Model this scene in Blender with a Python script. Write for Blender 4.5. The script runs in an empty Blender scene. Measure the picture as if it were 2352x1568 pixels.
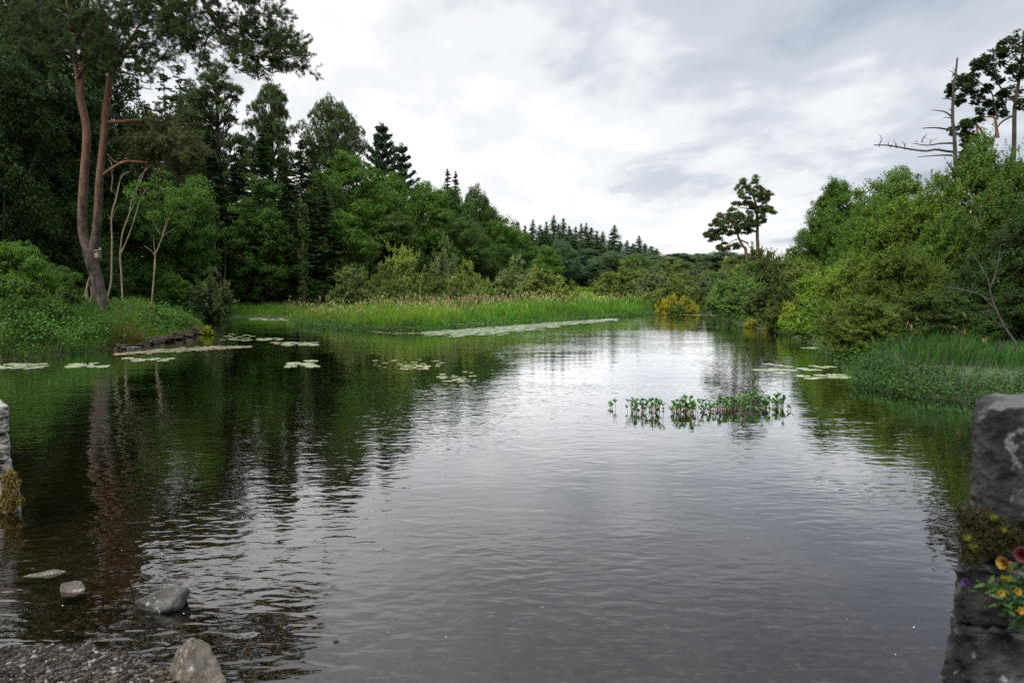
import bpy, bmesh, math, random
import numpy as np
from mathutils import Vector, noise as mnoise

scene = bpy.context.scene
COL = scene.collection
PI = math.pi
R = math.radians

# ------------------------------------------------------------------ camera
CAM_H = 2.5
PW, PH, FPX = 2352.0, 1568.0, 1568.0          # picture units used below, focal length in them (24 mm)
PITCH = math.atan((784 - 655) / FPX)
cam_data = bpy.data.cameras.new("camera")
cam_data.sensor_width = 36.0
cam_data.lens = 24.0
cam_data.clip_end = 6000
cam_data.clip_start = 0.05
cam_data.dof.use_dof = True
cam_data.dof.focus_distance = 30.0
cam_data.dof.aperture_fstop = 4.5
cam = bpy.data.objects.new("camera", cam_data)
COL.objects.link(cam)
cam.location = (0, 0, CAM_H)
cam.rotation_euler = (PI / 2 - PITCH, 0, 0)
scene.camera = cam

# ------------------------------------------------------------------ sky, sun, exposure
SUN_EL, SUN_AZ = R(52), R(215)                 # azimuth clockwise from +Y: behind the camera, to its left
w = bpy.data.worlds.new("World")
scene.world = w
w.use_nodes = True
nt = w.node_tree
nt.nodes.clear()


def N(tree, typ, **kw):
    n = tree.nodes.new(typ)
    for k, v in kw.items():
        if k in ("op", "operation"):
            n.operation = v
        elif k == "blend":
            n.blend_type = v
        elif k == "dt":
            n.data_type = v
        elif isinstance(k, str) and hasattr(n, k) and k not in n.inputs:
            setattr(n, k, v)
        else:
            n.inputs[k].default_value = v
    return n


def L(tree, a, b):
    tree.links.new(a, b)


def math_node(tree, op, a, b=None, c=None, clamp=False):
    n = tree.nodes.new("ShaderNodeMath")
    n.operation = op
    n.use_clamp = clamp
    for i, v in enumerate((a, b, c)):
        if v is None:
            continue
        if hasattr(v, "is_output"):
            tree.links.new(v, n.inputs[i])
        else:
            n.inputs[i].default_value = v
    return n.outputs[0]


def ramp(tree, fac, stops, interp="LINEAR"):
    n = tree.nodes.new("ShaderNodeValToRGB")
    cr = n.color_ramp
    cr.interpolation = interp
    while len(cr.elements) < len(stops):
        cr.elements.new(0.5)
    for e, (p, c) in zip(cr.elements, stops):
        e.position = p
        e.color = (c[0], c[1], c[2], 1) if hasattr(c, "__len__") else (c, c, c, 1)
    tree.links.new(fac, n.inputs[0])
    return n.outputs[0]


def maprange(tree, v, a, b, c=0.0, d=1.0, smooth=True):
    n = tree.nodes.new("ShaderNodeMapRange")
    n.interpolation_type = "SMOOTHSTEP" if smooth else "LINEAR"
    tree.links.new(v, n.inputs[0])
    for i, x in zip((1, 2, 3, 4), (a, b, c, d)):
        n.inputs[i].default_value = x
    return n.outputs[0]


def mixrgb(tree, fac, a, b, blend="MIX"):
    n = tree.nodes.new("ShaderNodeMix")
    n.data_type = "RGBA"
    n.blend_type = blend
    for sock, v in ((n.inputs[0], fac), (n.inputs[6], a), (n.inputs[7], b)):
        if hasattr(v, "is_output"):
            tree.links.new(v, sock)
        elif hasattr(v, "__len__"):
            sock.default_value = (v[0], v[1], v[2], 1)
        else:
            sock.default_value = v
    return n.outputs[2]


tc = N(nt, "ShaderNodeTexCoord")
sepd = N(nt, "ShaderNodeSeparateXYZ")
L(nt, tc.outputs["Generated"], sepd.inputs[0])
dx, dy, dz = sepd.outputs
zc = math_node(nt, "MAXIMUM", dz, 0.0)
den = math_node(nt, "ADD", zc, 0.16)
cx = math_node(nt, "DIVIDE", dx, den)
cy = math_node(nt, "DIVIDE", dy, den)
comb = N(nt, "ShaderNodeCombineXYZ")
L(nt, cx, comb.inputs[0]); L(nt, cy, comb.inputs[1])
mp = N(nt, "ShaderNodeMapping")
mp.inputs["Location"].default_value = (3.1, 1.7, 0)
mp.inputs["Rotation"].default_value = (0, 0, R(-12))
mp.inputs["Scale"].default_value = (1.0, 0.74, 1)
L(nt, comb.outputs[0], mp.inputs[0])
n1 = N(nt, "ShaderNodeTexNoise", Scale=0.85, Detail=6.0, Roughness=0.52, Distortion=0.35)
L(nt, mp.outputs[0], n1.inputs["Vector"])
n2 = N(nt, "ShaderNodeTexNoise", Scale=3.2, Detail=6.0, Roughness=0.55, Distortion=0.2)
L(nt, mp.outputs[0], n2.inputs["Vector"])
# heavier cloud towards the upper right, brightest low in the middle
side = math_node(nt, "ADD", math_node(nt, "MULTIPLY", dx, 0.55), math_node(nt, "MULTIPLY", dz, 0.45))
heavy = maprange(nt, side, 0.10, 0.52, 0.0, 0.34)
cl = math_node(nt, "ADD", math_node(nt, "MULTIPLY", n1.outputs[0], 0.66), math_node(nt, "MULTIPLY", n2.outputs[0], 0.34))
cl = math_node(nt, "ADD", cl, math_node(nt, "MULTIPLY", heavy, 0.62))
cl = math_node(nt, "ADD", math_node(nt, "MULTIPLY", math_node(nt, "SUBTRACT", cl, 0.5), 1.35), 0.5)
lowc = maprange(nt, dz, 0.0, 0.16, 0.10, 0.0)
cl = math_node(nt, "SUBTRACT", cl, lowc)
cloud = ramp(nt, cl, [(0.38, (0.92, 0.922, 0.93)), (0.52, (0.75, 0.765, 0.79)), (0.66, (0.52, 0.555, 0.61)), (0.84, (0.33, 0.375, 0.46))], "EASE")
# an overcast sky is brighter overhead than near the horizon
zen = maprange(nt, dz, 0.46, 0.92, 1.0, 4.0)
cloudb = mixrgb(nt, 1.0, cloud, (1, 1, 1), "MULTIPLY")
vm = N(nt, "ShaderNodeVectorMath", op="SCALE")
L(nt, cloudb, vm.inputs[0]); L(nt, zen, vm.inputs["Scale"])
sky = N(nt, "ShaderNodeTexSky", sky_type="NISHITA", sun_disc=False)
sky.sun_elevation = SUN_EL
sky.sun_rotation = SUN_AZ
bg_sky = N(nt, "ShaderNodeBackground", Strength=0.07)
L(nt, sky.outputs[0], bg_sky.inputs[0])
bg_cl = N(nt, "ShaderNodeBackground", Strength=0.97)
L(nt, vm.outputs[0], bg_cl.inputs[0])
mixw = N(nt, "ShaderNodeMixShader")
mixw.inputs[0].default_value = 0.93            # cloud cover
L(nt, bg_sky.outputs[0], mixw.inputs[1]); L(nt, bg_cl.outputs[0], mixw.inputs[2])
wo = N(nt, "ShaderNodeOutputWorld")
L(nt, mixw.outputs[0], wo.inputs[0])

sun_d = bpy.data.lights.new("sun", "SUN")
sun_d.energy = 2.0
sun_d.angle = R(14)
sun_d.color = (1.0, 0.96, 0.9)
sun = bpy.data.objects.new("sun", sun_d)
COL.objects.link(sun)
sdir = Vector((math.sin(SUN_AZ) * math.cos(SUN_EL), math.cos(SUN_AZ) * math.cos(SUN_EL), math.sin(SUN_EL)))
sun.rotation_euler = sdir.to_track_quat("Z", "Y").to_euler()

scene.view_settings.view_transform = "Standard"
scene.view_settings.look = "None"
scene.view_settings.exposure = 0.4
scene.view_settings.gamma = 1.0
cy_ = scene.cycles
cy_.max_bounces = 6
cy_.diffuse_bounces = 2
cy_.glossy_bounces = 3
cy_.transmission_bounces = 3
cy_.transparent_max_bounces = 8
cy_.caustics_reflective = False
cy_.caustics_refractive = False
cy_.use_denoising = False
cy_.use_adaptive_sampling = False
cy_.adaptive_threshold = 0.01
try:
    cy_.denoiser = "OPENIMAGEDENOISE"
    cy_.denoising_prefilter = "ACCURATE"
except Exception:
    pass

# ------------------------------------------------------------------ picture unit -> place
CT, ST = math.cos(PITCH), math.sin(PITCH)


def ray(px, py):
    x = (px - PW / 2) / FPX
    y = (PH / 2 - py) / FPX
    return np.array([x, CT + y * ST, -ST + y * CT])


def at(px, py, Y):
    d = ray(px, py)
    t = Y / d[1]
    return np.array([d[0] * t, Y, CAM_H + d[2] * t])


def onz(px, py, z=0.0):
    d = ray(px, py)
    t = (z - CAM_H) / d[2]
    return np.array([d[0] * t, d[1] * t, z])


def mpp(Y):
    return Y / FPX                              # metres per picture unit at distance Y


# ------------------------------------------------------------------ terrain
WATER = [(-700, 1250), (-500, 860), (-200, 838), (0, 828), (120, 818), (225, 803), (300, 797), (400, 774), (447, 766),
         (464, 752), (452, 737), (440, 729), (560, 727), (650, 731), (690, 746), (760, 756), (850, 761), (950, 763),
         (1010, 758), (1120, 750), (1250, 741), (1350, 734), (1430, 727), (1490, 722), (1560, 721), (1640, 722),
         (1665, 735), (1700, 748), (1760, 757), (1830, 772), (1870, 795), (1905, 815), (1930, 840), (1960, 872),
         (2000, 893), (2080, 905), (2180, 915), (2260, 922), (2420, 930), (2700, 960), (2800, 1300), (2600, 1800),
         (1500, 1790), (700, 1730), (500, 1640), (430, 1572), (330, 1512), (200, 1484), (0, 1492), (-300, 1500)]
WATER = np.array([onz(*p)[:2] for p in WATER])
CHANNEL = np.array([onz(*p)[:2] for p in [(1215, 699), (1290, 693), (1316, 686), (1350, 683), (1392, 685), (1388, 692), (1335, 697), (1290, 702)]])
BACKPOOL = np.array([onz(*p)[:2] for p in [(400, 700), (470, 694), (620, 690), (720, 691), (720, 694), (600, 697), (470, 703)]])


def sdist(P, poly):
    """signed distance to polygon, positive outside"""
    a = poly
    b = np.roll(poly, -1, axis=0)
    out = np.full(len(P), 1e9)
    inside = np.zeros(len(P), bool)
    for (ax, ay), (bx, by) in zip(a, b):
        ex, ey = bx - ax, by - ay
        wx, wy = P[:, 0] - ax, P[:, 1] - ay
        t = np.clip((wx * ex + wy * ey) / (ex * ex + ey * ey + 1e-12), 0, 1)
        out = np.minimum(out, np.hypot(wx - t * ex, wy - t * ey))
        c = ((ay <= P[:, 1]) & (by > P[:, 1])) | ((by <= P[:, 1]) & (ay > P[:, 1]))
        with np.errstate(divide="ignore", invalid="ignore"):
            xi = ax + (P[:, 1] - ay) / (by - ay) * ex
        inside ^= c & (P[:, 0] < xi)
    return np.where(inside, -out, out)


def sst(x, a, b):
    t = np.clip((x - a) / (b - a), 0, 1)
    return t * t * (3 - 2 * t)


def wdist(P):
    return np.minimum(np.minimum(sdist(P, WATER), sdist(P, CHANNEL)), sdist(P, BACKPOOL))


def ground_z(P):
    P = np.atleast_2d(np.asarray(P, float))[:, :2]
    x, y = P[:, 0], P[:, 1]
    dw = wdist(P)
    dmain = sdist(P, WATER)
    left = sst(-x, 13.5, 17.5) * (1 - sst(y, 41, 47)) * sst(y, 12, 18)
    right = sst(x, 7, 10) * (1 - sst(y, 30, 40)) * sst(y, 8, 12)
    near = 1 - sst(np.hypot(x, y), 6, 9)
    plateau = 0.2 + 0.5 * left + 0.35 * right
    wd = 0.5 + 3.4 * left + 1.0 * right
    z = plateau * sst(dw, 0, 1) * 0.3 + plateau * 0.7 * sst(dw / wd, 0.0, 1.0) + 0.02
    zn = np.minimum(0.02 + 0.23 * np.maximum(dmain, 0), 0.95)
    z = np.where(dw >= 0, z * (1 - near) + zn * near, 0)
    # slope added behind the left shore to block light; hillside around the far end
    hill = sst(-x + 0.28 * (y - 60), 2, 60) * sst(y, 62, 120) * 7.0 + sst(y, 150, 420) * 9.0 + sst(x, 30, 70) * 3
    z = z + np.where(dw >= 0, hill * sst(dw, 4, 30), 0)
    bed = -np.minimum(0.02 + 0.09 * -dw, 1.3)
    bed_mid = -np.minimum(0.02 + 0.5 * -dw, 1.3)
    nearw = 1 - sst(y, 8, 14)
    bed = bed * nearw + bed_mid * (1 - nearw)
    return np.where(dw < 0, bed, z)


def gz(x, y):
    return float(ground_z([[x, y]])[0])


# ------------------------------------------------------------------ mesh helpers
class G:
    """collects quads"""
    def __init__(self):
        self.v, self.f, self.n = [], [], 0

    def add(self, v, f):
        v = np.asarray(v, float).reshape(-1, 3)
        f = np.asarray(f, int).reshape(-1, 4)
        self.v.append(v); self.f.append(f + self.n)
        self.n += len(v)

    def mesh(self, name, mat, smooth=False):
        v = np.concatenate(self.v) if self.v else np.zeros((0, 3))
        f = np.concatenate(self.f) if self.f else np.zeros((0, 4), int)
        me = bpy.data.meshes.new(name)
        me.vertices.add(len(v))
        me.vertices.foreach_set("co", v.astype(np.float32).ravel())
        me.loops.add(len(f) * 4)
        me.loops.foreach_set("vertex_index", f.astype(np.int32).ravel())
        me.polygons.add(len(f))
        me.polygons.foreach_set("loop_start", np.arange(0, len(f) * 4, 4, dtype=np.int32))
        if smooth:
            me.polygons.foreach_set("use_smooth", np.ones(len(f), bool))
        me.update(calc_edges=True)
        me.validate()
        me.materials.append(mat)
        return me


def unit(v):
    return v / (np.linalg.norm(v, axis=-1, keepdims=True) + 1e-9)


def rdir(rng, n):
    return unit(rng.normal(size=(n, 3)))


def leaves(g, C, Nrm, Ln, Wd, rng, T=None, fold=0.0):
    """diamond leaves at C facing Nrm; Ln, Wd arrays or scalars"""
    n = len(C)
    if n == 0:
        return
    if T is None:
        T = rdir(rng, n)
    Nrm = unit(Nrm)
    T = unit(T - Nrm * np.sum(T * Nrm, 1, keepdims=True))
    B = np.cross(Nrm, T)
    Ln = np.broadcast_to(np.asarray(Ln, float), (n,))[:, None]
    Wd = np.broadcast_to(np.asarray(Wd, float), (n,))[:, None]
    a = C - T * Ln * 0.5
    b = C + B * Wd * 0.5 + T * Ln * 0.05 + Nrm * Wd * fold
    c = C + T * Ln * 0.5
    d = C - B * Wd * 0.5 + T * Ln * 0.05 + Nrm * Wd * fold
    v = np.stack([a, b, c, d], 1).reshape(-1, 3)
    g.add(v, np.arange(4 * n).reshape(-1, 4))


def tube(g, pts, rad, sides=6):
    pts = np.asarray(pts, float)
    n = len(pts)
    rad = np.broadcast_to(np.asarray(rad, float), (n,))
    tan = unit(np.gradient(pts, axis=0))
    up = np.array([0.31, 0.17, 0.93]) if abs(tan[0][2]) < 0.9 else np.array([0.93, 0.2, 0.1])
    a = unit(np.cross(tan, up)); b = np.cross(tan, a)
    ang = np.arange(sides) / sides * 2 * PI
    ring = (np.cos(ang)[None, :, None] * a[:, None, :] + np.sin(ang)[None, :, None] * b[:, None, :]) * rad[:, None, None] + pts[:, None, :]
    f = []
    for i in range(n - 1):
        for j in range(sides):
            k = (j + 1) % sides
            f.append((i * sides + j, i * sides + k, (i + 1) * sides + k, (i + 1) * sides + j))
    g.add(ring.reshape(-1, 3), f)


def spline(pts, n):
    """Catmull-Rom through pts, n samples"""
    p = np.asarray(pts, float)
    if len(p) == 2:
        t = np.linspace(0, 1, n)[:, None]
        return p[0] * (1 - t) + p[1] * t
    q = np.vstack([2 * p[0] - p[1], p, 2 * p[-1] - p[-2]])
    out = []
    for u in np.linspace(0, len(p) - 1, n):
        i = min(int(u), len(p) - 2)
        t = u - i
        a, b, c, d = q[i], q[i + 1], q[i + 2], q[i + 3]
        out.append(0.5 * (2 * b + (c - a) * t + (2 * a - 5 * b + 4 * c - d) * t * t + (3 * b - a - 3 * c + d) * t ** 3))
    return np.array(out)


def wobble(pts, amp, rng):
    p = np.array(pts, float)
    p[1:-1] += rng.normal(size=(len(p) - 2, 3)) * amp
    return p


def thing(name, label, cat, loc=(0, 0, 0), rotz=0.0, group=None):
    o = bpy.data.objects.new(name, None)
    o.empty_display_size = 0.3
    COL.objects.link(o)
    o.location = tuple(loc)
    o.rotation_euler = (0, 0, rotz)
    o["label"] = label
    o["category"] = cat
    if group:
        o["group"] = group
    return o


def obj(name, me, parent=None, color=None):
    o = bpy.data.objects.new(name, me)
    COL.objects.link(o)
    if parent is not None:
        o.parent = parent
    if color is not None:
        o.color = (*color, 1)
    return o


def tag(o, label=None, cat=None, group=None, kind=None):
    if label: o["label"] = label
    if cat: o["category"] = cat
    if group: o["group"] = group
    if kind: o["kind"] = kind
    return o


# ------------------------------------------------------------------ materials
def new_mat(name):
    m = bpy.data.materials.new(name)
    m.use_nodes = True
    m.node_tree.nodes.clear()
    return m, m.node_tree


def out_surf(t, sh, disp=None):
    o = N(t, "ShaderNodeOutputMaterial")
    L(t, sh, o.inputs[0])


def leaf_mat(name, rough=0.5, spec=0.3, trans=0.28, hue=0.03, val=(0.62, 1.35), base=None, clump=0.5):
    m, t = new_mat(name)
    if base is None:
        oi = N(t, "ShaderNodeObjectInfo")
        c0 = oi.outputs["Color"]
    else:
        rgb = N(t, "ShaderNodeRGB")
        rgb.outputs[0].default_value = (*base, 1)
        c0 = rgb.outputs[0]
    geo = N(t, "ShaderNodeNewGeometry")
    rnd = geo.outputs["Random Per Island"]
    tcn = N(t, "ShaderNodeTexCoord")
    nz = N(t, "ShaderNodeTexNoise", Scale=clump, Detail=2.0)
    L(t, tcn.outputs["Object"], nz.inputs["Vector"])
    hs = N(t, "ShaderNodeHueSaturation")
    v1 = maprange(t, rnd, 0, 1, val[0], val[1], False)
    v2 = maprange(t, nz.outputs[0], 0.3, 0.7, 0.8, 1.22)
    L(t, math_node(t, "MULTIPLY", v1, v2), hs.inputs["Value"])
    hh = math_node(t, "ADD", math_node(t, "MULTIPLY", math_node(t, "FRACT", math_node(t, "MULTIPLY", rnd, 7.31)), hue * 2), 0.5 - hue)
    L(t, hh, hs.inputs["Hue"])
    L(t, c0, hs.inputs["Color"])
    p = N(t, "ShaderNodeBsdfPrincipled", Roughness=rough)
    p.inputs["Specular IOR Level"].default_value = spec
    L(t, hs.outputs[0], p.inputs["Base Color"])
    tr = N(t, "ShaderNodeBsdfTranslucent")
    L(t, mixrgb(t, 1.0, hs.outputs[0], (1.25, 1.3, 0.6), "MULTIPLY"), tr.inputs[0])
    mx = N(t, "ShaderNodeMixShader")
    mx.inputs[0].default_value = trans
    L(t, p.outputs[0], mx.inputs[1]); L(t, tr.outputs[0], mx.inputs[2])
    out_surf(t, mx.outputs[0])
    return m


def bark_mat(name, c1, c2, scale=6.0, c3=None, z0=0, z1=1, bump=0.02, lichen=None):
    m, t = new_mat(name)
    tcn = N(t, "ShaderNodeTexCoord")
    mpn = N(t, "ShaderNodeMapping")
    mpn.inputs["Scale"].default_value = (1, 1, 0.35)
    L(t, tcn.outputs["Object"], mpn.inputs[0])
    nz = N(t, "ShaderNodeTexNoise", Scale=scale, Detail=6.0, Roughness=0.65)
    L(t, mpn.outputs[0], nz.inputs["Vector"])
    col = ramp(t, nz.outputs[0], [(0.34, c1), (0.66, c2)])
    if c3 is not None:
        sp = N(t, "ShaderNodeSeparateXYZ")
        L(t, tcn.outputs["Object"], sp.inputs[0])
        hi = mixrgb(t, 1.0, c3, maprange_col(t, nz.outputs[0]), "MULTIPLY")
        col = mixrgb(t, maprange(t, sp.outputs[2], z0, z1), col, hi)
    if lichen is not None:
        nl = N(t, "ShaderNodeTexNoise", Scale=2.2, Detail=4.0)
        L(t, tcn.outputs["Object"], nl.inputs["Vector"])
        col = mixrgb(t, maprange(t, nl.outputs[0], 0.52, 0.62), col, lichen)
    bmp = N(t, "ShaderNodeBump", Strength=0.8, Distance=bump)
    L(t, nz.outputs[0], bmp.inputs["Height"])
    p = N(t, "ShaderNodeBsdfPrincipled", Roughness=0.85)
    p.inputs["Specular IOR Level"].default_value = 0.2
    L(t, col, p.inputs["Base Color"]); L(t, bmp.outputs[0], p.inputs["Normal"])
    out_surf(t, p.outputs[0])
    return m


def maprange_col(t, f):
    return ramp(t, f, [(0.3, 0.65), (0.7, 1.35)])


M_LEAF = leaf_mat("broad_leaf", 0.55, 0.16, 0.3, val=(0.55, 1.5))
M_WILLOW = leaf_mat("willow_leaf", 0.55, 0.2, 0.32, hue=0.025, val=(0.55, 1.5))
M_NEEDLE = leaf_mat("conifer_needle", 0.6, 0.12, 0.22, hue=0.03)
M_GRASS = leaf_mat("grass_blade", 0.5, 0.22, 0.35, hue=0.035, val=(0.6, 1.4), clump=0.25)
M_BARK = bark_mat("dark_bark", (0.035, 0.028, 0.02), (0.09, 0.075, 0.055))
M_PALEBARK = bark_mat("pale_bark", (0.16, 0.125, 0.075), (0.34, 0.28, 0.19), 9.0)
M_PINEBARK = bark_mat("pine_bark", (0.018, 0.013, 0.011), (0.15, 0.115, 0.09), 5.0, c3=(0.185, 0.10, 0.062), z0=3.5, z1=9.5, bump=0.12)
M_DEADWOOD = bark_mat("dead_wood", (0.035, 0.03, 0.025), (0.10, 0.085, 0.07), 7.0)
M_RUSTBARK = bark_mat("red_bark", (0.09, 0.045, 0.028), (0.24, 0.12, 0.07), 7.0)


def ground_material():
    m, t = new_mat("ground")
    geo = N(t, "ShaderNodeNewGeometry")
    pos = geo.outputs["Position"]
    sp = N(t, "ShaderNodeSeparateXYZ")
    L(t, pos, sp.inputs[0])
    nbig = N(t, "ShaderNodeTexNoise", Scale=0.6, Detail=5.0)
    L(t, pos, nbig.inputs["Vector"])
    nsm = N(t, "ShaderNodeTexNoise", Scale=14.0, Detail=5.0)
    L(t, pos, nsm.inputs["Vector"])
    vor = N(t, "ShaderNodeTexVoronoi", Scale=26.0)
    L(t, pos, vor.inputs["Vector"])
    vor2 = N(t, "ShaderNodeTexVoronoi", Scale=11.0)
    L(t, pos, vor2.inputs["Vector"])
    vc = N(t, "ShaderNodeSeparateColor")
    L(t, vor.outputs["Color"], vc.inputs[0])
    vc2 = N(t, "ShaderNodeSeparateColor")
    L(t, vor2.outputs["Color"], vc2.inputs[0])
    peb = ramp(t, vc.outputs[0], [(0.0, (0.045, 0.036, 0.028)), (0.5, (0.085, 0.068, 0.052)), (0.8, (0.12, 0.1, 0.08)), (0.96, (0.22, 0.2, 0.17)), (1.0, (0.36, 0.33, 0.28))])
    peb2 = ramp(t, vc2.outputs[0], [(0.0, (0.04, 0.03, 0.022)), (0.7, (0.08, 0.062, 0.045)), (1.0, (0.17, 0.12, 0.08))])
    gravel = mixrgb(t, maprange(t, vc2.outputs[1], 0.6, 0.7), peb, peb2)
    gravel = mixrgb(t, 0.6, gravel, ramp(t, nbig.outputs[0], [(0.3, 0.5), (0.7, 1.2)]), "MULTIPLY")
    soil = ramp(t, nsm.outputs[0], [(0.3, (0.022, 0.018, 0.011)), (0.7, (0.06, 0.05, 0.026))])
    moss = ramp(t, nsm.outputs[0], [(0.3, (0.022, 0.035, 0.010)), (0.7, (0.055, 0.085, 0.02))])
    land = mixrgb(t, maprange(t, nbig.outputs[0], 0.42, 0.58), soil, moss)
    silt = ramp(t, nsm.outputs[0], [(0.3, (0.012, 0.010, 0.006)), (0.7, (0.035, 0.028, 0.012))])
    ln = N(t, "ShaderNodeVectorMath", op="LENGTH")
    L(t, pos, ln.inputs[0])
    near = maprange(t, math_node(t, "ADD", ln.outputs["Value"], math_node(t, "MULTIPLY", nbig.outputs[0], 3.0)), 8.0, 12.5, 1.0, 0.0)
    under = maprange(t, sp.outputs[2], -0.12, 0.02, 1.0, 0.0)
    far = mixrgb(t, under, land, silt)
    col = mixrgb(t, near, far, gravel)
    bmp = N(t, "ShaderNodeBump", Strength=0.7, Distance=0.012)
    L(t, math_node(t, "SUBTRACT", 1.0, vor.outputs["Distance"]), bmp.inputs["Height"])
    p = N(t, "ShaderNodeBsdfPrincipled", Roughness=0.75)
    p.inputs["Specular IOR Level"].default_value = 0.3
    L(t, col, p.inputs["Base Color"]); L(t, bmp.outputs[0], p.inputs["Normal"])
    out_surf(t, p.outputs[0])
    return m


def water_material():
    m, t = new_mat("river_water")
    geo = N(t, "ShaderNodeNewGeometry")
    pos = geo.outputs["Position"]

    def nz(sx, sy, detail, rough, rot=0.0, dist=0.0, off=0.0):
        mpn = N(t, "ShaderNodeMapping")
        mpn.inputs["Scale"].default_value = (sx, sy, 1)
        mpn.inputs["Rotation"].default_value = (0, 0, rot)
        mpn.inputs["Location"].default_value = (off, off * 0.7, off * 1.3)
        L(t, pos, mpn.inputs[0])
        n = N(t, "ShaderNodeTexNoise", Scale=1.0, Detail=detail, Roughness=rough, Distortion=dist)
        L(t, mpn.outputs[0], n.inputs["Vector"])
        return n.outputs[0]

    big = nz(0.6, 1.4, 2, 0.5, R(8), 0.3)
    mid = nz(3.6, 8.4, 0.8, 0.5, R(14), 0.5, 3.1)
    mid2 = nz(4.6, 8.0, 0.5, 0.5, R(-24), 0.5, 7.7)
    fine = nz(11.0, 20.0, 1, 0.55, R(6), 0.4, 11.0)
    ruff = maprange(t, nz(0.13, 0.2, 3, 0.6, R(20), 0.6, 5.0), 0.40, 0.62, 0.32, 1.0)
    h = math_node(t, "MULTIPLY", big, 0.007)
    h2 = math_node(t, "ADD", math_node(t, "MULTIPLY", mid, 0.0052), math_node(t, "MULTIPLY", mid2, 0.0035))
    h2 = math_node(t, "ADD", h2, math_node(t, "MULTIPLY", fine, 0.0008))
    h = math_node(t, "ADD", h, math_node(t, "MULTIPLY", h2, ruff))
    bmp = N(t, "ShaderNodeBump", Strength=1.0, Distance=1.0)
    L(t, h, bmp.inputs["Height"])
    fr = N(t, "ShaderNodeFresnel", IOR=1.36)
    L(t, bmp.outputs[0], fr.inputs["Normal"])
    gl = N(t, "ShaderNodeBsdfGlossy", Roughness=0.02)
    gl.inputs["Color"].default_value = (1, 1, 1, 1)
    L(t, bmp.outputs[0], gl.inputs["Normal"])
    tp = N(t, "ShaderNodeBsdfTransparent")
    tp.inputs["Color"].default_value = (0.38, 0.31, 0.22, 1)
    mx = N(t, "ShaderNodeMixShader")
    L(t, math_node(t, "MULTIPLY", math_node(t, "POWER", fr.outputs[0], 1.05), 2.4, clamp=True), mx.inputs[0]); L(t, tp.outputs[0], mx.inputs[1]); L(t, gl.outputs[0], mx.inputs[2])
    out_surf(t, mx.outputs[0])
    return m


def stone_mat(name, c1, c2, c3, scale=5.0, moss=None, moss_amt=0.55, bump=0.02, streak=False):
    m, t = new_mat(name)
    tcn = N(t, "ShaderNodeTexCoord")
    a = N(t, "ShaderNodeTexNoise", Scale=scale, Detail=8.0, Roughness=0.65)
    L(t, tcn.outputs["Object"], a.inputs["Vector"])
    b = N(t, "ShaderNodeTexNoise", Scale=scale * 5, Detail=6.0, Roughness=0.7)
    L(t, tcn.outputs["Object"], b.inputs["Vector"])
    col = ramp(t, a.outputs[0], [(0.32, c1), (0.55, c2), (0.72, c3)])
    col = mixrgb(t, 1.0, col, ramp(t, b.outputs[0], [(0.3, 0.55), (0.7, 1.35)]), "MULTIPLY")
    spots = N(t, "ShaderNodeTexNoise", Scale=scale * 3.1, Detail=3.0)
    L(t, tcn.outputs["Object"], spots.inputs["Vector"])
    col = mixrgb(t, math_node(t, "MULTIPLY", maprange(t, spots.outputs[0], 0.62, 0.70), 0.6), col, (0.42, 0.42, 0.40))
    if streak:
        ms = N(t, "ShaderNodeMapping")
        ms.inputs["Scale"].default_value = (9, 9, 1.1)
        L(t, tcn.outputs["Object"], ms.inputs[0])
        ns = N(t, "ShaderNodeTexNoise", Scale=1.0, Detail=5.0, Roughness=0.6)
        L(t, ms.outputs[0], ns.inputs["Vector"])
        col = mixrgb(t, 0.8, col, ramp(t, ns.outputs[0], [(0.36, 0.35), (0.62, 1.6)]), "MULTIPLY")
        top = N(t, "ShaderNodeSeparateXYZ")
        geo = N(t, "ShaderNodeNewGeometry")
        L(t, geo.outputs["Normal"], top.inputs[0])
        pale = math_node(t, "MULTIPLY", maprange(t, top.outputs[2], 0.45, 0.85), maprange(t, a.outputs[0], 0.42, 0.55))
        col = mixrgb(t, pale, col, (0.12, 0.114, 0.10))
    if moss is not None:
        n = N(t, "ShaderNodeTexNoise", Scale=scale * 0.9, Detail=5.0)
        L(t, tcn.outputs["Object"], n.inputs["Vector"])
        col = mixrgb(t, maprange(t, n.outputs[0], moss_amt, moss_amt + 0.08), col, moss)
    bmp = N(t, "ShaderNodeBump", Strength=0.9, Distance=bump)
    L(t, math_node(t, "ADD", a.outputs[0], math_node(t, "MULTIPLY", b.outputs[0], 0.35)), bmp.inputs["Height"])
    p = N(t, "ShaderNodeBsdfPrincipled", Roughness=0.8)
    p.inputs["Specular IOR Level"].default_value = 0.35
    L(t, col, p.inputs["Base Color"]); L(t, bmp.outputs[0], p.inputs["Normal"])
    out_surf(t, p.outputs[0])
    return m


def flat_mat(name, c, rough=0.6, spec=0.3, trans=0.0):
    return leaf_mat(name, rough, spec, trans, hue=0.01, val=(0.8, 1.2), base=c, clump=4.0)


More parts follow.
